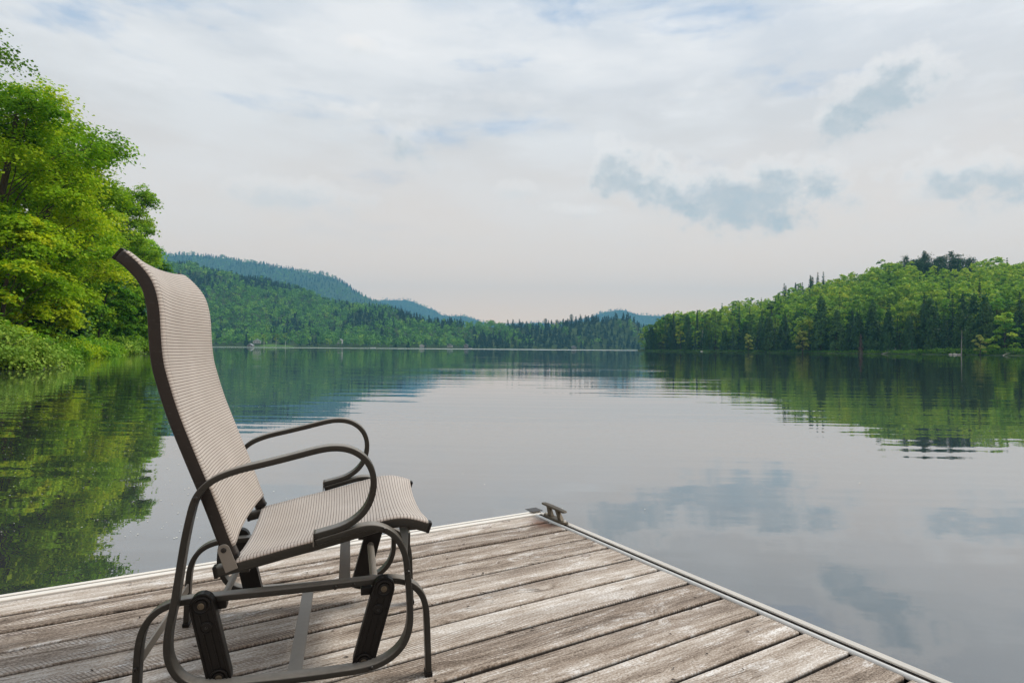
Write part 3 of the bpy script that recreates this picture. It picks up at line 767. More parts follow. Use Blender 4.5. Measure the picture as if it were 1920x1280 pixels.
HR = Hill([(1195, 440), (1208, 430), (1300, 388), (1400, 345), (1560, 285), (1700, 250), (1920, 216), (2200, 180)],
          [(1195, 450), (1212, 455), (1250, 480), (1300, 500), (1400, 500), (1560, 450), (1700, 420), (1920, 400), (2200, 380)],
          [(1195, 640), (1210, 620), (1235, 600), (1260, 590), (1330, 588), (1380, 577), (1432, 567), (1475, 556), (1500, 548), (1556, 528), (1594, 519), (1635, 508), (1680, 500), (1747, 496), (1841, 505), (1880, 508), (1907, 500), (2000, 490), (2200, 500)], 17, 1.5, 1.0)
HL = Hill([(0, 700), (380, 740), (700, 820), (900, 930), (1100, 1040), (1300, 1120)],
          [(0, 1250), (380, 1300), (560, 1350), (700, 1250), (800, 1150), (900, 1120), (1100, 1180), (1300, 1230)],
          [(0, 470), (200, 480), (340, 490), (432, 511), (464, 514), (539, 534), (587, 548), (626, 563), (718, 570), (748, 579), (775, 588), (825, 598), (890, 604), (929, 600), (968, 602), (1005, 602), (1044, 603), (1062, 596), (1093, 590), (1151, 591), (1187, 592), (1203, 602), (1226, 623), (1250, 650), (1300, 654)], 13, 5, .6)
HB = Hill([(0, 2300), (700, 2500), (950, 2600)], [(0, 3200), (700, 3300), (950, 3300)],
          [(0, 470), (290, 471), (340, 473), (386, 475), (432, 482), (473, 487), (500, 493), (546, 501), (603, 510), (638, 522), (661, 538), (681, 553), (706, 563), (760, 580), (820, 600), (900, 640), (950, 652)], 14, 8, .4)
HC = Hill([(600, 4200), (1350, 4200)], [(600, 4700), (1350, 4700)],
          [(600, 566), (706, 561), (740, 558), (765, 560), (790, 568), (810, 577), (830, 588), (870, 590), (885, 592), (905, 602), (940, 606), (980, 603), (1005, 602), (1040, 605), (1110, 592), (1122, 584), (1145, 579), (1174, 579), (1200, 588), (1216, 589), (1247, 588), (1290, 592), (1350, 600)], 13, 8, .3)
HD = Hill([(1120, 2100), (1400, 2100)], [(1120, 2500), (1400, 2500)], [(1120, 615), (1180, 606), (1235, 608), (1300, 612), (1400, 622)], 13, 4, .3)
HR.terrain('right_shore_land', FLOOR, 1196, 2190, 120, 44, 'wooded slope beyond the right shore')
HL.terrain('far_shore_land', FLOOR, 20, 1262, 120, 40, 'long low wooded slope along the far shore')
HB.terrain('back_hill', FLOOR, 20, 940, 90, 24, 'high blue wooded hill behind the far shore')
HC.terrain('distant_hills', FLOOR, 620, 1345, 90, 20, 'farthest pale blue hills')
HD.terrain('bay_hill', FLOOR, 1125, 1400, 40, 12, 'low blue hill at the end of the bay')

# left bank
LSH = [(2, -12), (8, -16.5), (18, -20), (28, -23.2), (32, -24.8), (40, -30), (48, -35.5), (58, -40.6), (70, -47), (80, -51), (100, -59.5), (120, -69), (140, -84), (160, -115), (175, -160)]   # (Y, X)
def shore_x(Y): return np.interp(Y, [p[0] for p in LSH], [p[1] for p in LSH])
def zl(X, Y):
    d = shore_x(Y) - X
    return np.where(d < 0, WATER + d * .35, WATER + .05 + .55 * np.clip(d, 0, 1.2) + np.maximum(d - 1.2, 0) * .16 + .25 * np.sin(X * .7) * np.sin(Y * .5) * sm(d / 4))
Ys = np.linspace(2, 175, 110); ds_ = np.concatenate([np.linspace(-1.5, 3, 12), np.linspace(4, 60, 22)])
V = np.array([[(shore_x(y) - d, y, 0) for d in ds_] for y in Ys]); V[..., 2] = zl(V[..., 0], V[..., 1])
n_ = V.shape[1]; i = np.arange(len(Ys) - 1)[:, None] * n_; j = np.arange(n_ - 1)[None, :]
g = Geo(); g.indexed(V.reshape(-1, 3), np.stack([i + j, i + j + 1, i + n_ + j + 1, i + n_ + j], -1).reshape(-1, 4))
tag(link('left_bank', g.mesh('left_bank', [FLOOR], True)), 'shaded wooded bank on the left', kind='structure')

# ================================================================== TREES
def limb(g, a, b, r0, r1, rng, m=1, wob=.12, n=7, sides=6, sag=.0):
    a = np.asarray(a, float); b = np.asarray(b, float); t_ = np.linspace(0, 1, n)[:, None]
    L_ = np.linalg.norm(b - a); off = rng.normal(0, wob * L_ * .3, (n, 3)); off[0] = off[-1] = 0
    off = np.cumsum(off, 0) * .4 * np.sin(np.pi * t_)
    P = a + (b - a) * t_ + off; P[:, 2] -= sag * L_ * np.sin(np.pi * t_[:, 0])
    g.tube(P, r0 + (r1 - r0) * t_[:, 0], sides, m)
    return P
def broadleaf(seed, H, R, base=.3, lobes=26, clumps=24, per=46, leaf=.17, trunk=.24, lean=(0, 0), tint=.5, tspread=.22, flat=.45, twigs=True, side=0.):
    """crown geometry and wood geometry of a spreading tree, as two Geos"""
    rng = np.random.default_rng(seed); gl = Geo(); gw = Geo()
    top = np.array([lean[0], lean[1], H])
    n = 14; t_ = np.linspace(0, .86, n)
    T = np.stack([lean[0] * t_ ** 1.4 + rng.normal(0, .05, n), lean[1] * t_ ** 1.4 + rng.normal(0, .05, n), H * t_], -1); T[0, :2] = 0
    gw.tube(T, trunk * (1 - .85 * t_) + .02, 9, 0)
    for k in range(lobes):
        u = (k + .5) / lobes; h = base + (1 - base) * (u ** .9)
        prof = math.sqrt(max(0, 1 - ((h - base - .30 * (1 - base)) / (.74 * (1 - base))) ** 2)) if h > base + .3 * (1 - base) else .62 + .38 * (h - base) / (.3 * (1 - base))
        a = k * 2.399 + rng.normal(0, .5); rr = R * prof * rng.uniform(.30, .88) if k < lobes - 2 else R * .15
        c = np.array([lean[0] * h ** 1.4 + rr * math.cos(a), lean[1] * h ** 1.4 + rr * math.sin(a), H * h * .93])
        lr = R * rng.uniform(.21, .36) * (.75 + .25 * prof)
        st = T[int(np.clip((h - .20 - .1 * rng.uniform()) / .86 * (n - 1), 1, n - 2))]
        P = limb(gw, st, c, trunk * .32 * (1.15 - h), .025, rng)
        lt = rng.normal(tint, tspread)
        nc = clumps; d = rng.normal(0, 1, (nc, 3)); d[:, 2] = np.abs(d[:, 2]) * .9 - .25
        d[:, 0] += math.cos(a) * .5; d[:, 1] += math.sin(a) * .5
        d /= np.linalg.norm(d, axis=1, keepdims=True)
        C = c + d * lr * rng.uniform(.55, 1.12, (nc, 1)) * np.array([1.15, 1.15, .85])
        for q, c2 in enumerate(C):
            rc = R * rng.uniform(.07, .135); m_ = int(per * rng.uniform(.6, 1.4))
            off = rng.normal(0, 1, (m_, 3)) * np.array([rc, rc, rc * flat]) * .62
            off[:, 2] -= .28 * (off[:, 0] ** 2 + off[:, 1] ** 2) / rc
            ct = lt + rng.normal(0, .10)
            leaves(gl, c2 + off, rng, leaf, d[q] * .45 + np.array([0, 0, .8]), .42, ct + rng.normal(0, .09, m_))
            if twigs and q % 3 == 0: gw.tube(np.stack([c, (c + c2) / 2 + [0, 0, .1], c2]), [.022, .014, .006], 4, 0)
    return gl, gw
def cone_tree(seed, H, R, whorls=26, arms=9, card=.34, droop=.28, power=.85, base=.06, tint=.45, dense=6):
    rng = np.random.default_rng(seed); gl = Geo(); gw = Geo()
    gw.tube([(0, 0, -.5), (0, 0, H * .5), (0, 0, H)], [H * .012, H * .007, .02], 6, 0)
    for k in range(whorls):
        h = base + (1 - base) * (k / whorls) ** .95; r = R * (1 - h) ** power * rng.uniform(.82, 1.12) + .08
        for a in np.linspace(0, 2 * np.pi, arms, endpoint=False) + rng.uniform(0, 6):
            a += rng.normal(0, .2); rr = r * rng.uniform(.65, 1.15); m_ = dense
            s_ = rng.uniform(.25, 1.05, m_); w_ = rng.normal(0, .10, m_) * rr
            P = np.stack([math.cos(a) * s_ * rr - math.sin(a) * w_, math.sin(a) * s_ * rr + math.cos(a) * w_, H * h - droop * rr * s_ ** 1.5 + rng.normal(0, .05, m_)], -1)
            leaves(gl, P, rng, card * (.6 + .5 * (1 - h)), (math.cos(a) * .6, math.sin(a) * .6, .7), .35, rng.normal(tint, .13) + rng.normal(0, .09, m_), elong=1.5)
    return gl, gw
def cedar_tree(seed, H, R, n=2600, card=.42, tint=.5, power=.62, base=.02):
    rng = np.random.default_rng(seed); gl = Geo(); gw = Geo()
    gw.tube([(0, 0, -.5), (0, 0, H * .5), (0, 0, H * .95)], [.22, .12, .02], 6, 0)
    K = 90; h = base + (1 - base) * rng.uniform(0, 1, K) ** 1.15; a = rng.uniform(0, 2 * np.pi, K)
    r = R * (1 - h) ** power * rng.uniform(.75, 1.1, K) * (.65 + .35 * np.clip(h / .12, 0, 1))
    for k in range(K):
        m_ = n // K; rc = R * .25
        P = np.array([math.cos(a[k]) * r[k], math.sin(a[k]) * r[k], H * h[k]]) + rng.normal(0, 1, (m_, 3)) * [rc * .7, rc * .7, rc * 1.5] * .6
        leaves(gl, P, rng, card, (math.cos(a[k]), math.sin(a[k]), .35), .45, rng.normal(tint, .14) + rng.normal(0, .08, m_), elong=1.9)
    return gl, gw
def pine_tree(seed, H, R, layers=13, card=.5, tint=.4, bare=.22):
    rng = np.random.default_rng(seed); gl = Geo(); gw = Geo()
    gw.tube([(0, 0, -.5), (.1, 0, H * .5), (0, .1, H * .97)], [.24, .15, .03], 6, 0)
    for k in range(layers):
        h = bare + (1 - bare) * (k + .3) / layers
        for a in np.linspace(0, 6.28, 5, endpoint=False) + rng.uniform(0, 6):
            rr = R * rng.uniform(.35, 1.1) * math.sqrt(max(.08, 1 - ((h - .62) / .45) ** 2))
            c = np.array([math.cos(a) * rr * .7, math.sin(a) * rr * .7, H * h + rr * .12])
            limb(gw, (0, 0, H * h - .3), c, .06, .02, rng, 0, n=4, sides=4)
            m_ = 34; P = c + rng.normal(0, 1, (m_, 3)) * [rr * .3, rr * .3, .5]
            leaves(gl, P, rng, card, (0, 0, 1), .4, rng.normal(tint, .1) + rng.normal(0, .08, m_), elong=1.5)
    return gl, gw
def dead_tree(seed, H, r0=.10, n=22, spread=.22):
    rng = np.random.default_rng(seed); gw = Geo(); gl = Geo()
    t_ = np.linspace(0, 1, 8); gw.tube(np.stack([.03 * H * t_ ** 2, .02 * H * t_, H * t_ - .2], -1), r0 * (1 - .85 * t_), 7, 0)
    for k in range(n):
        h = rng.uniform(.25, .97); a = rng.uniform(0, 6.28); L_ = H * spread * (1.15 - h) * rng.uniform(.5, 1.2)
        st = np.array([.03 * H * h * h, .02 * H * h, H * h])
        P = limb(gw, st, st + [math.cos(a) * L_, math.sin(a) * L_, L_ * rng.uniform(-.1, .7)], r0 * .3 * (1.1 - h), .008, rng, 0, n=5, sides=4)
        for q in (2, 3): gw.tube(np.stack([P[q], P[q] + rng.normal(0, .22, 3) * L_ + [0, 0, .15 * L_]]), [.012, .005], 3, 0)
    return gl, gw
def combined(name, gs, leaf, bark):
    gl, gw = gs; g = Geo()
    if gl.n: g.add(gl, (0, 0, 0), 0, 1, 0, 0)
    g.add(gw, (0, 0, 0), 0, 1, 0, 1)
    return g.mesh(name, [leaf, bark])
def plant(name, parts, loc, rz, s, label, cat, group=None):
    """a tree thing: empty at the foot, crown and trunk below it"""
    e = tag(empty(name, loc, rz), label, cat, group); e.scale = s if isinstance(s, tuple) else (s, s, s)
    for nm, me in parts: link(nm, me, e)
    return e

# ---- big trees of the left bank, every one with its own crown
def big(name, gs, leaf, bark, x, y, label, cat='tree', rz=0, s=1.0, dz=0, grp='tall trees on the left bank'):
    gl, gw = gs
    return plant(name, [('crown', gl.mesh('crown', [leaf])), ('trunk', gw.mesh('trunk', [bark]))], (x, y, float(zl(np.array(x), np.array(y))) + dz), rz, s, label, cat, grp)
NEARLEAF = .165
big('maple_tree', broadleaf(71, 15.8, 6.2, .10, 36, 28, 52, NEARLEAF, .34, (3.2, -1.0), .58), SPRING, BARK, -32.3, 37.0, 'yellow green maple leaning over the water with dark limbs showing through its crown')
big('maple_tree', broadleaf(2, 23.0, 6.5, .22, 32, 26, 44, NEARLEAF, .36, (1.5, 0), .42), GREEN, BARK, -40.6, 38.5, 'tallest tree on the left bank, cut off by the edge of the photo')
big('maple_tree', broadleaf(3, 17.2, 6.2, .08, 32, 26, 44, .195, .30, (4.0, 0), .60), SPRING, BARK, -38.0, 47.0, 'bright green maple whose long branch tip reaches farthest over the lake')
big('broadleaf_tree', broadleaf(4, 19.0, 6.5, .1, 30, 24, 50, .22, .3, (2.0, 0), .68), GREEN, BARK, -48.0, 57.0, 'mid green broad tree behind the two yellow green maples')
big('broadleaf_tree', broadleaf(5, 18.5, 6.0, .12, 30, 24, 44, .24, .28, (3.2, 0), .56), SPRING, BARK, -52.0, 68.0, 'rounded yellow green tree above the dark hollow in the bank')
big('broadleaf_tree', broadleaf(6, 24.5, 6.8, .14, 32, 26, 46, .28, .3, (2.5, 0), .74), GREEN, BARK, -61.0, 92.0, 'farthest tall tree of the left bank, its top standing clear against the sky')
big('broadleaf_tree', broadleaf(7, 21.0, 7.0, .1, 28, 24, 44, .32, .3, (1, 0), .68), GREEN, BARK, -71.0, 112.0, 'tree at the far end of the left bank, half hidden by the chair back')
big('broadleaf_tree', broadleaf(8, 20.0, 6.6, .1, 28, 24, 44, .24, .3, (0, 0), .45), GREEN, BARK, -47.0, 45.0, 'darker green tree standing inland between the maples')
big('broadleaf_tree', broadleaf(9, 17.0, 5.6, .04, 28, 24, 40, .25, .28, (1.8, 0), .58), SPRING, BARK, -57.0, 80.0, 'low branched light green tree over the water behind the chair top')
big('birch_tree', broadleaf(10, 17.0, 3.8, .3, 22, 22, 40, .2, .15, (2.6, 0), .62), SPRING, BIRCH, -45.5, 61.0, 'slim birch with a pale leaning trunk among the left bank trees')
big('cedar_tree', cedar_tree(11, 8.5, 2.4, 5200, .24, .45), CEDAR, BARK, -34.6, 41.5, 'dark cedar low on the bank under the nearest maple')
big('cedar_tree', cedar_tree(12, 9.5, 2.7, 5200, .28, .55), CEDAR, BARK, -46.5, 62.0, 'olive cedar beside the dark hollow above the waterline')
big('cedar_tree', cedar_tree(13, 9.0, 2.6, 4600, .28, .35), CEDAR, BARK, -54.0, 72.0, 'darkest cedar on the left bank, in the shade of the rounded tree')
big('young_maple', broadleaf(14, 6.8, 2.6, .06, 20, 20, 40, .17, .1, (1.2, 0), .82), SPRING, BARK, -34.0, 43.2, 'small brilliant yellow green maple just above the waterline', grp='undergrowth trees on the left bank')
big('young_maple', broadleaf(15, 7.5, 2.8, .05, 20, 20, 40, .17, .1, (1.2, 0), .62), SPRING, BARK, -28.3, 33.5, 'small leafy maple at the left edge above the pale bush', grp='undergrowth trees on the left bank')
big('young_maple', broadleaf(16, 8.0, 3.0, .04, 20, 20, 40, .22, .1, (1.5, 0), .5), GREEN, BARK, -49.5, 72.5, 'small round green tree leaning over the water near the chair back', grp='undergrowth trees on the left bank')
big('young_maple', broadleaf(17, 9.0, 3.4, .04, 20, 20, 40, .26, .1, (1.5, 0), .5), GREEN, BARK, -57.5, 91.0, 'small tree at the foot of the farthest tall tree', grp='undergrowth trees on the left bank')
# bare dead branches that stick out of the crowns
def snag(x, y, z, seed, H, label, tilt=(0, .5, 0), s_=.3):
    gl, gw = dead_tree(seed, H, .045, 16, s_)
    o = tag(link('dead_branch', gw.mesh('dead_branch', [BARK])), label, 'branch', 'bare branches on the left bank'); o.location = (x, y, z); o.rotation_euler = tilt
snag(-29.6, 35.5, 14.2, 31, 3.2, 'bare twiggy branch poking out below the topmost leaves', (0, 1.25, .2))
snag(-34.5, 47, 13.8, 32, 3.6, 'thin bare twig standing up out of the bright green maple', (0, .35, 0))
snag(-59.0, 90.0, 15.5, 33, 7.0, 'pale dead top between the rounded tree and the farthest tall tree', (0, .25, .3))

# ---- bushes along the left waterline
def bush(seed, R, Hh, n, leaf, tint):
    rng = np.random.default_rng(seed); g = Geo()
    for k in range(n):
        a = rng.uniform(0, 6.28); rr = R * math.sqrt(rng.uniform(0, 1)); h = Hh * (1 - (rr / R) ** 2 * .7) * rng.uniform(.35, 1.0)
        c = np.array([math.cos(a) * rr, math.sin(a) * rr, h]); m_ = 46; rc = R * .13
        off = rng.normal(0, 1, (m_, 3)) * [rc, rc, rc * .5]; off[:, 2] -= .3 * (off[:, 0] ** 2 + off[:, 1] ** 2) / rc
        leaves(g, c + off, rng, leaf, (math.cos(a) * .5, math.sin(a) * .5, .8), .45, rng.normal(tint, .15) + rng.normal(0, .08, m_))
    for k in range(9):
        a = rng.uniform(0, 6.28); g.tube([(0, 0, -.1), (math.cos(a) * R * .3, math.sin(a) * R * .3, Hh * .4), (math.cos(a) * R * .7, math.sin(a) * R * .7, Hh * .7)], [.03, .02, .008], 4, 1)
    return g
bushes = [(27.0, 0.4, 2.3, 2.0, 150, .12, .50, PALE, 'pale green bush drooping over the water at the left edge of the photo'),
          (30.5, 0.5, 2.2, 1.5, 150, .12, .55, PALE, 'pale leafy bush with its twigs trailing in the water next to the pink rock'),
          (34.5, 1.0, 2.0, 1.6, 110, .12, .6, GREEN, 'fresh green bush behind the pale one trailing in the water'),
          (38.5, 0.8, 1.9, 1.5, 100, .13, .35, GREEN, 'dark green bush beside the black gap under the maple'),
          (43.0, 0.6, 2.2, 1.4, 110, .14, .45, GREEN, 'green bush above the driftwood twig'),
          (48.0, 0.5, 2.4, 1.6, 110, .15, .62, SPRING, 'yellow green bush hanging low at the waterline'),
          (53.5, 0.6, 2.5, 1.5, 110, .16, .66, SPRING, 'bright low bush over the dark undercut of the bank'),
          (60.0, 0.6, 2.7, 1.7, 110, .17, .5, GREEN, 'mid green bush past the dark undercut'),
          (67.0, 0.5, 2.9, 1.9, 110, .19, .6, GREEN, 'rounded bush at the water under the olive cedar'),
          (75.0, 0.5, 3.2, 2.2, 110, .21, .55, PALE, 'greyish green bush next to the brush pile'),
          (84.0, 0.5, 3.6, 2.6, 110, .24, .5, GREEN, 'bush at the water just left of the chair back'),
          (95.0, 0.5, 4.0, 3.0, 110, .28, .55, GREEN, 'last but one bush along the left waterline'),
          (108.0, 0.5, 4.5, 3.0, 110, .3, .5, GREEN, 'last bush at the far end of the left bank')]
for k, (y, d, R_, H_, n, lf, ti, mt_, lab) in enumerate(bushes):
    x = float(shore_x(y)) - d
    o = tag(link('shore_bush', bush(40 + k, R_, H_, n, lf, ti).mesh('shore_bush', [mt_, BARK])), lab, 'bush', 'bushes along the left waterline')
    o.location = (x, y, WATER + .15)
# dense dark undergrowth filling the bank behind the bushes
rng = np.random.default_rng(77); g = Geo()
for k in range(900):
    y = rng.uniform(14, 150); d = rng.uniform(1.2, 16); x = float(shore_x(y)) - d; h = rng.uniform(.3, 3.6 + d * .12)
    m_ = 26; rc = .55 + y * .006; c = np.array([x, y, float(zl(np.array(x), np.array(y))) + h])
    leaves(g, c + rng.normal(0, 1, (m_, 3)) * [rc, rc, rc * .7], rng, .20 + y * .0014, (.5, -.3, .8), .6, rng.normal(.4, .16) + rng.normal(0, .08, m_))
tag(link('undergrowth', g.mesh('undergrowth', [GREEN])), 'tangled green undergrowth filling the left bank under the trees', 'undergrowth', kind='stuff')
# rocks and driftwood at the left waterline
def rock(name, loc, r, seed, label, sz=(1, .8, .5), m=ROCK, grp=None):
    bm = bmesh.new(); bmesh.ops.create_icosphere(bm, subdivisions=3, radius=r)
    rr_ = random.Random(seed); a, b_, c = [rr_.uniform(0, 6) for _ in range(3)]
    for v in bm.verts:
        p = v.co / r; k = 1 + .16 * math.sin(p.x * 3.1 + a) * math.cos(p.y * 2.7 + b_) + .10 * math.sin(p.z * 6 + c + p.x * 4) + .05 * math.sin(p.y * 11 + a)
        v.co = Vector((p.x * sz[0], p.y * sz[1], p.z * sz[2])) * r * k
    o = bm_mesh(name, bm, m, None, smooth=True); o.location = loc
    return tag(o, label, 'rock', grp)
PINK = simple('pink_granite', (.42, .26, .20), .8, var=.35, scale=6, bump=.6)
rock('rock', (-25.3, 31.3, WATER + .02), .42, 1, 'small pinkish rock at the foot of the pale trailing bush', (1.3, .9, .55), PINK)
rock('rock', (-25.6, 33.2, WATER + .04), .5, 2, 'flat grey rock just behind the pinkish one', (2.0, .8, .4))
def driftwood(name, pts, r, label, seed, m=DEADW):
    rng = np.random.default_rng(seed); g = Geo(); pts = np.array(pts, float)
    g.tube(pts, np.linspace(r, r * .35, len(pts)), 6, 0)
    for k in range(7):
        i_ = rng.integers(1, len(pts)); L_ = np.linalg.norm(pts[-1] - pts[0]) * rng.uniform(.12, .3)
        g.tube(np.stack([pts[i_], pts[i_] + [rng.normal(0, .5) * L_, rng.normal(0, .3) * L_, abs(rng.normal(.5, .4)) * L_]]), [r * .4, r * .12], 4, 0)
    return tag(link(name, g.mesh(name, [m])), label, 'driftwood')
driftwood('driftwood', [(-29.6, 38.6, WATER - .1), (-28.9, 38.2, WATER + .25), (-28.2, 38.0, WATER + .1), (-27.8, 38.1, WATER + .5)], .035, 'crooked pale twig sticking out of the water below the maple', 3)
driftwood('driftwood', [(-50.5, 78, WATER), (-48.5, 77, WATER + .6), (-46.6, 76.5, WATER + .1)], .06, 'grey brush pile lying in the water left of the chair', 4)

# ================================================================== RIGHT HILLSIDE
def proto(name, gs, leaf, bark=BARK):
    return (name, combined(name, gs, leaf, bark), gs)
P_DEC = [proto('broadleaf_tree', broadleaf(100 + k, 18 + (k % 3), 4.2 + .35 * (k % 4), .16, 14, 11, 9, .62, .2, (0, 0), .35 + .11 * (k % 5), .12, .6, False), HILLG) for k in range(7)]
P_SPR = [proto('spruce_tree', cone_tree(120 + k, 19 + k, 3.0 + .25 * k, 24, 8, .62, .3, .9, .05, .40, 4), DARKF) for k in range(3)]
P_SPIRE = [proto('fir_tree', cone_tree(130 + k, 20, 1.9, 26, 7, .5, .2, .8, .05, .34, 4), DARKF) for k in range(2)]
P_CED = [proto('cedar_tree', cedar_tree(140 + k, 14 + 2 * k, 2.9 + .3 * k, 1900, .55, .42 + .12 * k), CEDAR) for k in range(3)]
P_PIN = [proto('pine_tree', pine_tree(150 + k, 17 + 2 * k, 4.2), DARKF) for k in range(3)]
GR = {'shore_broad': ('leafy green broadleaf tree in the front row of the right shore', 'tree', 'broadleaf trees in the front row of the right shore'),
      'slope_broad': ('spring green broadleaf tree in the canopy of the right hillside', 'tree', 'broadleaf trees on the right hillside'),
      'shore_cedar': ('dense dark cedar reaching down to the water on the right shore', 'cedar', 'cedars along the right shore'),
      'shore_spruce': ('dark drooping spruce in the front row of the right shore', 'spruce', 'spruces along the right shore'),
      'slope_cedar': ('dark cedar standing in the second row of the right shore', 'cedar', 'cedars in the second row of the right shore'),
      'slope_spruce': ('tall dark spruce standing in the second row of the right shore', 'spruce', 'spruces in the second row of the right shore'),
      'slope_fir': ('narrow dark fir spire rising out of the light green right hillside', 'fir', 'fir spires on the right hillside'),
      'ridge_pine': ('dark blue green pine in the clump on the summit of the right hill', 'pine', 'pines on the summit of the right hill'),
      'ridge_spruce': ('pointed spruce among the pines on the summit of the right hill', 'spruce', 'spruces on the summit of the right hill'),
      'shoulder_spruce': ('dark conifer in the clump on the shoulder of the right hill', 'spruce', 'dark conifers on the shoulder of the right hill')}
def put(pr, X, Y, s, rz, key, z=None, label=None, tint=0):
    z = float(HR.z(np.array(X), np.array(Y))) - .3 if z is None else z
    o = link(pr[0], pr[1]); o.location = (X, Y, z); o.rotation_euler = (0, 0, rz); o.scale = s if isinstance(s, tuple) else (s, s, s)
    lab, cat, grp = GR[key]
    return tag(o, label or lab, cat, grp)
def at(px, D): return D * (px - 960) / FPX, D
rng = np.random.default_rng(2024)
cells = []
for D in np.arange(175, 560, 6.3):
    w_ = D * (2150 - 1200) / FPX
    for X in np.arange(D * (1200 - 960) / FPX, D * (2150 - 960) / FPX, 6.3):
        x, y = X + rng.uniform(-2.6, 2.6), D + rng.uniform(-2.6, 2.6); px = 960 + FPX * x / y
        if px < 1209: continue
        ds, dr, H = HR.params(px)
        if y < ds + 1.5 or y > dr + 45: continue
        cells.append((y - ds, x, y, px, dr))
cells.sort()
stuff = Geo(); nth = 0
LITE = {}
def lite(kind, k):
    """lighter copies of the same trees for the mass of the wood"""
    if (kind, k) not in LITE:
        if kind == 'd': g_ = broadleaf(200 + k, 18 + (k % 3), 4.4, .16, 13, 9, 8, .62, .2, (0, 0), .5, .10, .6, False)[0]
        elif kind == 's': g_ = cone_tree(210 + k, 19, 2.6, 16, 7, .85, .3, .9, .05, .4, 3)[0]
        LITE[(kind, k)] = g_
    return LITE[(kind, k)]
for dd, x, y, px, dr in cells:
    rz = rng.uniform(0, 6.28); s = rng.uniform(.70, 1.22) * (1 + .12 * math.sin(x * .09) * math.sin(y * .07)); r = rng.uniform() + .22 * math.sin(x * .11 + y * .05); front = dd < 9
    edge_s = np.interp(px, [1209, 1225, 1250], [.55, .8, 1.0])
    if front:
        kind = 'cedar' if r < .68 else 'spruce' if r < .90 else 'broad'
        s *= edge_s
    elif dd < 24:
        kind = 'spruce' if r < .30 else 'fir' if r < .40 else 'cedar' if r < .70 else 'broad'
    else:
        kind = 'fir' if r < .035 else 'broad'
    if (1470 < px < 1545 and y > dr - 14 and y < dr + 12): kind = 'shoulder'
    if (1688 < px < 1822 and y > dr - 34 and y < dr + 14): kind = 'pine'
    if kind in ('shoulder', 'pine') or (nth < 285 and dd < 58):
        if kind == 'cedar': put(P_CED[rng.integers(3)], x, y, s * (.95 if front else 1.1), rz, 'shore_cedar' if front else 'slope_cedar')
        elif kind == 'spruce': put(P_SPR[rng.integers(3)], x, y, s * (.85 if front else .98), rz, 'shore_spruce' if front else 'slope_spruce')
        elif kind == 'fir': put(P_SPIRE[rng.integers(2)], x, y, s * 1.12, rz, 'slope_fir')
        elif kind == 'shoulder': put(P_SPR[rng.integers(3)], x, y, min(max(s, .8), 1.05) * 1.28, rz, 'shoulder_spruce')
        elif kind == 'pine':
            if r < .62: put(P_PIN[rng.integers(3)], x, y, (s, s, rng.uniform(.86, 1.28)), rz, 'ridge_pine')
            elif r < .80: put(P_SPR[rng.integers(3)], x, y, (1, 1, rng.uniform(.75, 1.05)), rz, 'ridge_spruce')
        else: put(P_DEC[rng.integers(7)], x, y, (s, s, s * (.82 if front else 1)), rz, 'shore_broad' if front else 'slope_broad')
        if kind not in ('shoulder', 'pine'): nth += 1
    else:
        z = float(HR.z(np.array(x), np.array(y))) - .3
        if kind == 'fir': stuff.add(lite('s', int(rng.integers(2))), (x, y, z), rz, (s, s, s * 1.1), -.28)
        else: stuff.add(lite('d', int(rng.integers(4))), (x, y, z), rz, (s * 1.1, s * 1.1, s), float(rng.normal(.12 + .10 * math.sin(x * .06 + 1) * math.sin(y * .05), .12)))
tag(link('hillside_forest', stuff.mesh('hillside_forest', [HILLG])), 'bright spring green forest canopy covering the upper right hillside', 'forest', kind='stuff')
# singled out trees of the right shore
def single(gs, leaf, bark, px, D, s, name, label, cat, z=None):
    X, Y = at(px, D); me = combined(name, gs, leaf, bark)
    o = link(name, me); o.location = (X, Y, float(HR.z(np.array(X), np.array(Y))) - .2 if z is None else z); o.scale = s if isinstance(s, tuple) else (s, s, s)
    return tag(o, label, cat)
single(pine_tree(301, 24, 5.0, 8, .6), DARKF, BARK, 1795, 404, 1.0, 'pine_tree', 'tallest layered pine standing above the summit clump of the right hill', 'pine')
single(broadleaf(302, 9, 2.6, .2, 10, 10, 14, .5, .12, (0, 0), .6), YELLOW, BARK, 1838, 222, .95, 'yellow_sapling', 'yellowish sapling in front of the dark firs near the right edge', 'tree')
single(broadleaf(303, 8, 2.4, .2, 10, 10, 14, .5, .12, (0, 0), .45), YELLOW, BARK, 1505, 298, 1.5, 'yellow_sapling', 'pale yellow tree halfway along the right shore, above the dark cedars', 'tree')
single(broadleaf(304, 10, 2.4, .2, 10, 10, 12, .5, .12, (0, 0), .5), YELLOW, BARK, 1403, 342, 1.15, 'yellow_sapling', 'faint yellow tree nearest the point of the right shore', 'tree')
single(dead_tree(305, 10.5, .20, 16, .14), DEADW, DEADW, 1803, 231, 1.0, 'dead_tree', 'grey dead trunk standing at the water near the right edge', 'dead tree')
single(dead_tree(306, 12, .2, 30, .20), DEADW, BIRCH, 1847, 240, 1.3, 'birch_tree', 'white bare birch trunk rising beside the yellowish sapling', 'birch')
single(cone_tree(307, 9.5, 1.7, 18, 7, .4, .3, .9, .1, .5, 3), BROWNF, DEADW, 1614, 268, 1.0, 'dead_conifer', 'reddish grey dead conifer at the water in the middle of the right shore', 'dead tree')
single(cone_tree(308, 24, 4.2, 30, 9, .6, .32, .85, .03, .35, 5), DARKF, BARK, 1806, 246, 1.03, 'spruce_tree', 'biggest dark spruce with a sharp tip, towering over the right shore', 'spruce')
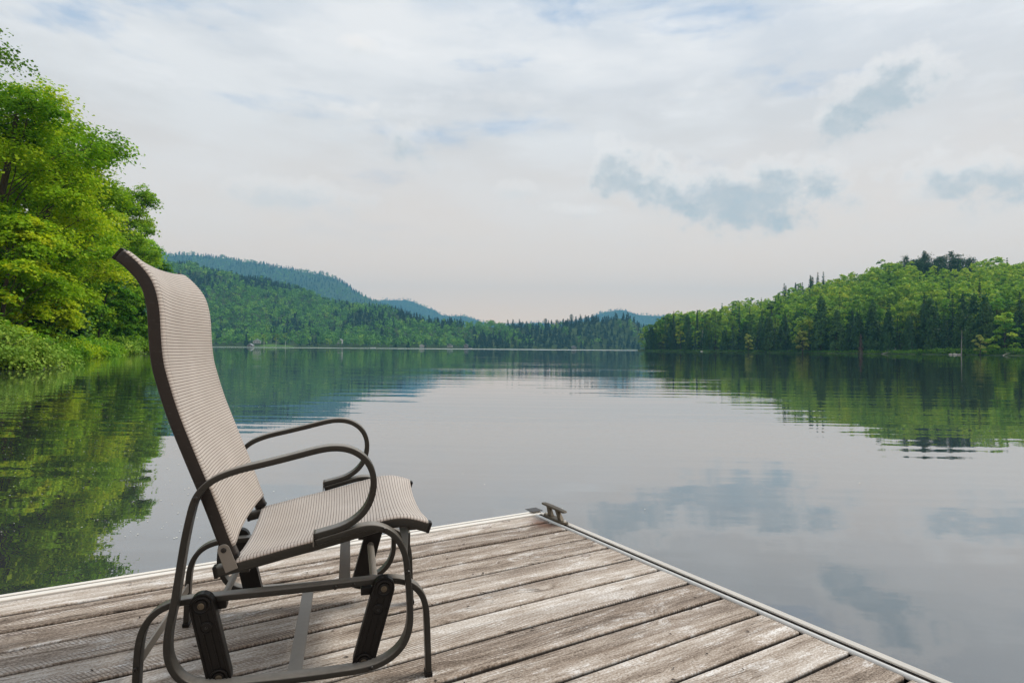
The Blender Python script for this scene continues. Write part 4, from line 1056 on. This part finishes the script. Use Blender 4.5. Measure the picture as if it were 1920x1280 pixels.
single(cone_tree(309, 24, 3.8, 30, 9, .6, .32, .85, .03, .33, 5), DARKF, BARK, 1912, 232, .95, 'spruce_tree', 'dark spruce at the right edge of the photo', 'spruce')
single(cone_tree(310, 21, 3.0, 30, 8, .6, .3, .85, .03, .33, 5), DARKF, BARK, 1598, 284, .98, 'spruce_tree', 'dark pointed spruce behind the reddish dead conifer', 'spruce')
single(broadleaf(311, 17, 5.0, .1, 20, 16, 16, .55, .2, (0, 0), .7), HILLG, BARK, 1884, 224, .95, 'broadleaf_tree', 'large light green round tree beside the spruce at the right edge', 'tree')
single(dead_tree(312, 13, .22, 24, .16), DEADW, BIRCH, 1452, 334, .95, 'birch_tree', 'thin pale birch trunk among the dark cedars of the right shore', 'birch')
single(dead_tree(313, 12, .25, 24, .16), DEADW, BIRCH, 1317, 396, 1.2, 'birch_tree', 'pale trunk near the point where the right shore ends', 'birch')
X, Y = at(1668, 258)
driftwood('driftwood', [(X - 3.4, Y, WATER), (X - 1, Y - 1, WATER + .8), (X + 2.2, Y - .5, WATER + 1.8)], .18, 'bleached fallen branches at the waterline of the right shore', 5)
X, Y = at(1885, 219)
driftwood('driftwood', [(X - 2.6, Y - 2, WATER), (X, Y - 1, WATER + .7), (X + 3, Y, WATER + 1.2)], .15, 'pale fallen branch at the water near the right edge', 6)
for k, (px, D, r, lab) in enumerate([(1779, 233.5, .55, 'leftmost of the pale stones on the right shore below the dead trunk'), (1787, 232.8, .7, 'middle pale stone on the right shore below the dead trunk'), (1794, 232.6, .45, 'rightmost of the pale stones on the right shore below the dead trunk'), (1316, 381.0, .8, 'white stone at the water near the point')]):
    X, Y = at(px, D); rock('rock', (X, Y - 1.2, WATER + .15), r, 20 + k, lab, (1.5, .9, .6), simple('pale_stone', (.5, .47, .42), .8, var=.2, scale=3), 'pale stones on the right shore')
# grass and low shrubs on the right waterline
g = Geo(); rng = np.random.default_rng(88)
for k in range(1500):
    px = rng.uniform(1212, 2100); ds, dr, _ = HR.params(px); hi = np.interp(px, [1200, 1560, 1700, 1760, 2000], [.35, .6, 1.2, 2.0, 2.4])
    X, Y = at(px, float(ds) + rng.uniform(-.6, 3.0)); m_ = 12
    leaves(g, np.array([X, Y, WATER + .2 + rng.uniform(.1, hi)]) + rng.normal(0, 1, (m_, 3)) * [1.0, .8, .3], rng, .5, (0, -.4, .8), .5, rng.normal(float(np.interp(px, [1500, 1720], [.10, .38])), .14) + rng.normal(0, .08, m_))
tag(link('shore_shrubbery', g.mesh('shore_shrubbery', [GREEN])), 'low green shrubs and reeds fringing the right shore', 'shrubbery', kind='stuff')

# ================================================================== FAR FORESTS
def tiny_broad(seed):
    rng = np.random.default_rng(seed); g = Geo(); H, R = 13.0, 4.6
    for k in range(9):
        a = rng.uniform(0, 6.28); h = rng.uniform(.35, 1); rr = R * .62 * math.sqrt(max(.05, 1 - ((h - .55) / .5) ** 2))
        c = np.array([math.cos(a) * rr, math.sin(a) * rr, H * h * .92]); m_ = 8
        leaves(g, c + rng.normal(0, 1, (m_, 3)) * [1.3, 1.3, .9], rng, 1.7, (math.cos(a) * .5, math.sin(a) * .5, .7), .5, .5 + rng.normal(0, .05, m_) + rng.normal(0, .06))
    return g
def tiny_cone(seed, R=2.9, H=14.0):
    rng = np.random.default_rng(seed); g = Geo()
    for k in range(11):
        h = .05 + .93 * k / 11; r = R * (1 - h) + .15; m_ = 6; a = rng.uniform(0, 6.28, m_)
        leaves(g, np.stack([np.cos(a) * r * .8, np.sin(a) * r * .8, np.full(m_, H * h)], -1) + rng.normal(0, .15, (m_, 3)), rng, 1.2 + 1.2 * (1 - h), (0, 0, .6), .8, .5 + rng.normal(0, .05, m_), elong=1.4)
    return g
TB = [tiny_broad(k) for k in range(5)]; TCN = [tiny_cone(k) for k in range(3)]
def forest(name, hill, px0, px1, step, dark, label, seed, t0=.01, t1=1.12, size=1.0, clear=None, grow=0.):
    rng = np.random.default_rng(seed); g = Geo()
    dmin = min(p[1] for p in hill.shore); dmax = max(p[1] for p in hill.ridge) * 1.1
    D = dmin
    while D < dmax:
        x0, x1 = D * (px0 - 960) / FPX, D * (px1 - 960) / FPX; st = step
        X = np.arange(x0, x1, st); X = X + rng.uniform(-.42, .42, len(X)) * st; Y = D + rng.uniform(-.42, .42, len(X)) * st
        px = 960 + FPX * X / Y; ds, dr, _ = hill.params(px); t_ = (Y - ds) / (dr - ds)
        ok = (t_ > t0) & (t_ < t1); Z = hill.z(X, Y)
        for x, y, z, p_, tt in zip(X[ok], Y[ok], Z[ok], px[ok], t_[ok]):
            if clear and clear(p_, y, tt): continue
            patch = math.sin(x * .018 + 1.7 * math.sin(y * .009)) * .5 + math.sin(x * .041 + y * .023) * .3 + rng.normal(0, .32)
            s = rng.uniform(.75, 1.2) * size; isd = patch > dark(p_, tt)
            if isd: g.add(TCN[rng.integers(3)], (x, y, z - .5), rng.uniform(0, 6.28), (s, s, s * rng.uniform(.8, 1.15)), -.33 + rng.normal(0, .05))
            else: g.add(TB[rng.integers(5)], (x, y, z - .5), rng.uniform(0, 6.28), (s, s, s * rng.uniform(.85, 1.1)), .12 + rng.normal(0, .13))
        D += step
    return tag(link(name, g.mesh(name, [FOREST])), label, 'forest', kind='stuff')
def lawn(p_, y, tt): return 470 < p_ < 548 and tt < .045 + .02 * math.sin(p_ * .2)
forest('far_shore_forest', HL, 180, 1255, 11.0, lambda p_, t_: .30 - .55 * max(0, (p_ - 650) / 500) + (.35 if t_ < .45 and p_ < 640 else 0) - (.5 if t_ > .85 else 0), 'mixed green forest covering the far shore slope', 61, clear=lawn)
forest('back_hill_forest', HB, 230, 920, 21.0, lambda p_, t_: -.2, 'dark conifer forest covering the high blue hill', 62, t0=.15, size=1.25)
forest('distant_hills_forest', HC, 680, 1320, 26.0, lambda p_, t_: -.2, 'conifer forest on the farthest hills', 63, t0=.35, size=1.3)
forest('bay_hill_forest', HD, 1150, 1320, 17.0, lambda p_, t_: -.2, 'dark forest on the low hill at the end of the bay', 64, t0=.0, size=1.0)
# pines that stand above the far skyline
def far_tree(pr, px, D, s, label, cat, name):
    X, Y = at(px, D); o = link(name, pr[1]); o.location = (X, Y, float(HL.z(np.array(X), np.array(Y))) - .5); o.scale = s; return tag(o, label, cat)
far_tree(P_PIN[2], 1071, 1150, (1.05, 1.05, 1.1), 'tallest pine on the far skyline, above the dark wooded point', 'pine', 'pine_tree')
far_tree(P_PIN[0], 1044, 1150, (.9, .9, .9), 'smaller pine just left of the tallest one on the far skyline', 'pine', 'pine_tree')
far_tree(P_PIN[1], 1023, 1150, (1.1, 1.1, 1.0), 'broad pine on the far skyline between the low saddle and the wooded point', 'pine', 'pine_tree')
# ---- cottages and things on the far shore
LAWNZ = HL
def hz_(px, D): X, Y = at(px, D); return X, Y, float(HL.z(np.array(X), np.array(Y)))
# lawn
g = Geo(); pxs = np.linspace(468, 552, 26); rows = []
for p in pxs:
    ds, dr, _ = HL.params(p); w_ = math.sin(math.pi * (p - 468) / 84) ** .5
    Y = float(ds) + np.linspace(-.5, 4 + 26 * w_, 10); X = Y * (p - 960) / FPX; rows.append(np.stack([X, Y, HL.z(X, Y) + .35], -1))
V = np.array(rows); n_ = 10; i = np.arange(25)[:, None] * n_; j = np.arange(9)[None, :]
g.indexed(V.reshape(-1, 3), np.stack([i + j, i + n_ + j, i + n_ + j + 1, i + j + 1], -1).reshape(-1, 4))
tag(link('lawn', g.mesh('lawn', [MEADOW], True)), 'open grassy clearing on the far shore', kind='structure')
CW = simple('cottage_siding', (.20, .17, .14), .8, var=.1, scale=.5); CWL = simple('pale_siding', (.50, .48, .45), .8, var=.1, scale=.5)
RG = simple('green_tin_roof', (.26, .44, .40), .5, var=.1, scale=.5); RB = simple('grey_roof', (.33, .34, .36), .7, var=.1, scale=.5)
GL = simple('window_glass', (.03, .04, .05), .1, var=.1, scale=.5); WH = simple('white_paint', (.8, .8, .78), .5, var=.05, scale=.5)
def cottage(name, px, D, w, dp, hh, wallm, roofm, label, up=0., rz=0., cat='cottage', stilts=0.):
    X, Y, Z = hz_(px, D); e = tag(empty(name, (X, Y, Z + up), rz), label, cat)
    bm = bmesh.new(); prism(bm, [(-w / 2, stilts), (w / 2, stilts), (w / 2, stilts + hh), (0, stilts + hh + w * .28), (-w / 2, stilts + hh)], -dp / 2, dp / 2)
    bm_mesh('wall', bm, wallm, e)
    rf = bmesh.new(); a = .5
    prism(rf, [(-w / 2 - a, stilts + hh - a * .45), (0, stilts + hh + w * .28 + .02), (w / 2 + a, stilts + hh - a * .45), (w / 2 + a, stilts + hh - a * .45 + .3), (0, stilts + hh + w * .28 + .4), (-w / 2 - a, stilts + hh - a * .45 + .3)], -dp / 2 - .6, dp / 2 + .6)
    bm_mesh('roof', rf, roofm, e)
    for xw in (-w * .28, w * .05, w * .32):
        bm = bmesh.new(); box(bm, xw - w * .09, xw + w * .09, -dp / 2 - .06, -dp / 2 + .02, stilts + hh * .35, stilts + hh * .82); wn = bm_mesh('window', bm, WH, e)
        bm = bmesh.new(); box(bm, xw - w * .07, xw + w * .07, -dp / 2 - .10, -dp / 2 - .062, stilts + hh * .40, stilts + hh * .78); bm_mesh('pane', bm, GL, wn)
    if stilts:
        for xs_ in (-w * .45, 0, w * .45):
            bm = bmesh.new(); box(bm, xs_ - .15, xs_ + .15, -dp / 2, -dp / 2 + .3, -2, stilts - .01); bm_mesh('stilt', bm, CW, e)
    return e
cottage('cottage', 482, 778, 9, 7, 2.8, CWL, RG, 'cottage with a pale green roof half hidden in trees above the clearing', 0, .3, stilts=3.5)
cottage('boathouse', 470, 757, 6.5, 5, 2.3, CW, RB, 'small brown boathouse at the water left of the clearing', 0, 0, 'boathouse')
cottage('cottage', 638, 822, 6, 6, 4.5, CWL, RB, 'tall grey cottage among dark trees on the far shore', 0, 0, stilts=4.0)
cottage('cottage', 791, 877, 6.5, 6, 2.8, CWL, WH, 'white roofed cottage at the water in the middle of the far shore', 0, .2)
cottage('cottage', 844, 908, 7, 6, 3.0, CWL, RB, 'low grey cottage partly screened by shore trees', 1, -.2)
cottage('cottage', 874, 920, 6, 6, 4.6, CW, RB, 'brown two storey cottage right of the low grey one', 0, 0)
cottage('cottage', 1076, 1032, 8, 7, 3.2, CW, RB, 'dark cottage at the water below the wooded point', 0, 0)
def boat(px, D, L_, label, m=WH):
    X, Y = at(px, D); bm = bmesh.new(); rings = []
    for t_ in np.linspace(-1, 1, 9):
        w_ = .9 * (1 - max(0, t_) ** 2.2 * .95); zt = .75 + .35 * max(0, t_) ** 2
        rings.append([bm.verts.new(c) for c in ((t_ * L_ / 2, -w_, zt), (t_ * L_ / 2, -w_ * .7, .05), (t_ * L_ / 2, 0, -.12), (t_ * L_ / 2, w_ * .7, .05), (t_ * L_ / 2, w_, zt), (t_ * L_ / 2, w_ * .85, zt - .02), (t_ * L_ / 2, 0, zt - .35), (t_ * L_ / 2, -w_ * .85, zt - .02))])
    for a, b_ in zip(rings, rings[1:]):
        for i_ in range(8): bm.faces.new((a[i_], a[(i_ + 1) % 8], b_[(i_ + 1) % 8], b_[i_]))
    bm.faces.new(rings[0]); bm.faces.new(rings[-1])
    e = tag(empty('motor_boat', (X, Y, WATER), .15), label, 'boat'); bm_mesh('hull', bm, m, e)
    bm = bmesh.new(); prism(bm, [(L_ * .02, .7), (L_ * .22, .8), (L_ * .06, 1.5), (-.02 * L_, 1.5)], -.7, .7); bm_mesh('windshield', bm, GL, e)
boat(700, 812, 6.5, 'small white boat moored right of the birches on the far shore')
boat(882, 915, 5.0, 'tiny white boat moored in front of the brown two storey cottage')
# three birches in front of the clearing
for px, hgt, lab in ((495, 17, 'leftmost of the three pale birches in front of the clearing'), (517.5, 18, 'middle one of the three pale birches in front of the clearing'), (535, 19, 'rightmost of the three pale birches in front of the clearing')):
    X, Y, Z = hz_(px, float(HL.params(px)[0]) + 5); gs = broadleaf(int(px), hgt, 4.0, .45, 14, 10, 8, 1.0, .26, (.5, 0), .6, twigs=False)
    e = tag(empty('birch_tree', (X, Y, Z)), lab, 'birch', 'birches in front of the clearing'); link('crown', gs[0].mesh('crown', [HILLG]), e); link('trunk', gs[1].mesh('trunk', [BIRCH]), e)

# floating pollen and seed fluff on the water
rng = np.random.default_rng(9); g = Geo(); n = 1500
Y = 3.5 + 55 * rng.uniform(0, 1, n) ** 1.5; pxx = np.where(rng.uniform(0, 1, n) < .88, rng.uniform(-100, 520, n), rng.uniform(0, 1950, n)); X = Y * (pxx - 960) / FPX
ok = (X > shore_x(Y) + 1) & ~((X > -8) & (Y < 3.4))
g_P = np.stack([X, Y, np.full(n, WATER + .004)], -1)[ok]
N, T, B = frames(len(g_P), rng, (0, 0, 1), .02); s_ = (.0022 + .00055 * g_P[:, 1:2]) * rng.uniform(.5, 1.5, (len(g_P), 1))
g.quads(np.stack([g_P - T * s_, g_P - B * s_, g_P + T * s_, g_P + B * s_], 1), .5)
tag(link('floating_fluff', g.mesh('floating_fluff', [simple('seed_fluff', (.7, .68, .55), .9)])), 'pale specks of seed fluff floating on the lake', 'seed fluff', kind='stuff')

# ================================================================== HAZE
hm = bpy.data.materials.new('haze'); hm.use_nodes = True; hn = NT(hm.node_tree); hn.n.clear()
pv = hn.new('ShaderNodeVolumePrincipled'); pv.inputs['Color'].default_value = (.24, .66, 1.0, 1)
pv.inputs['Density'].default_value = 0.00017; pv.inputs['Anisotropy'].default_value = 0.0
ho = hn.new('ShaderNodeOutputMaterial'); hn.l.new(pv.outputs[0], ho.inputs['Volume'])
bm = bmesh.new(); box(bm, -3350, 3350, -340, 5400, -75, 545)
tag(bm_mesh('haze', bm, hm), 'thin blue summer haze over the lake', 'haze', kind='stuff')
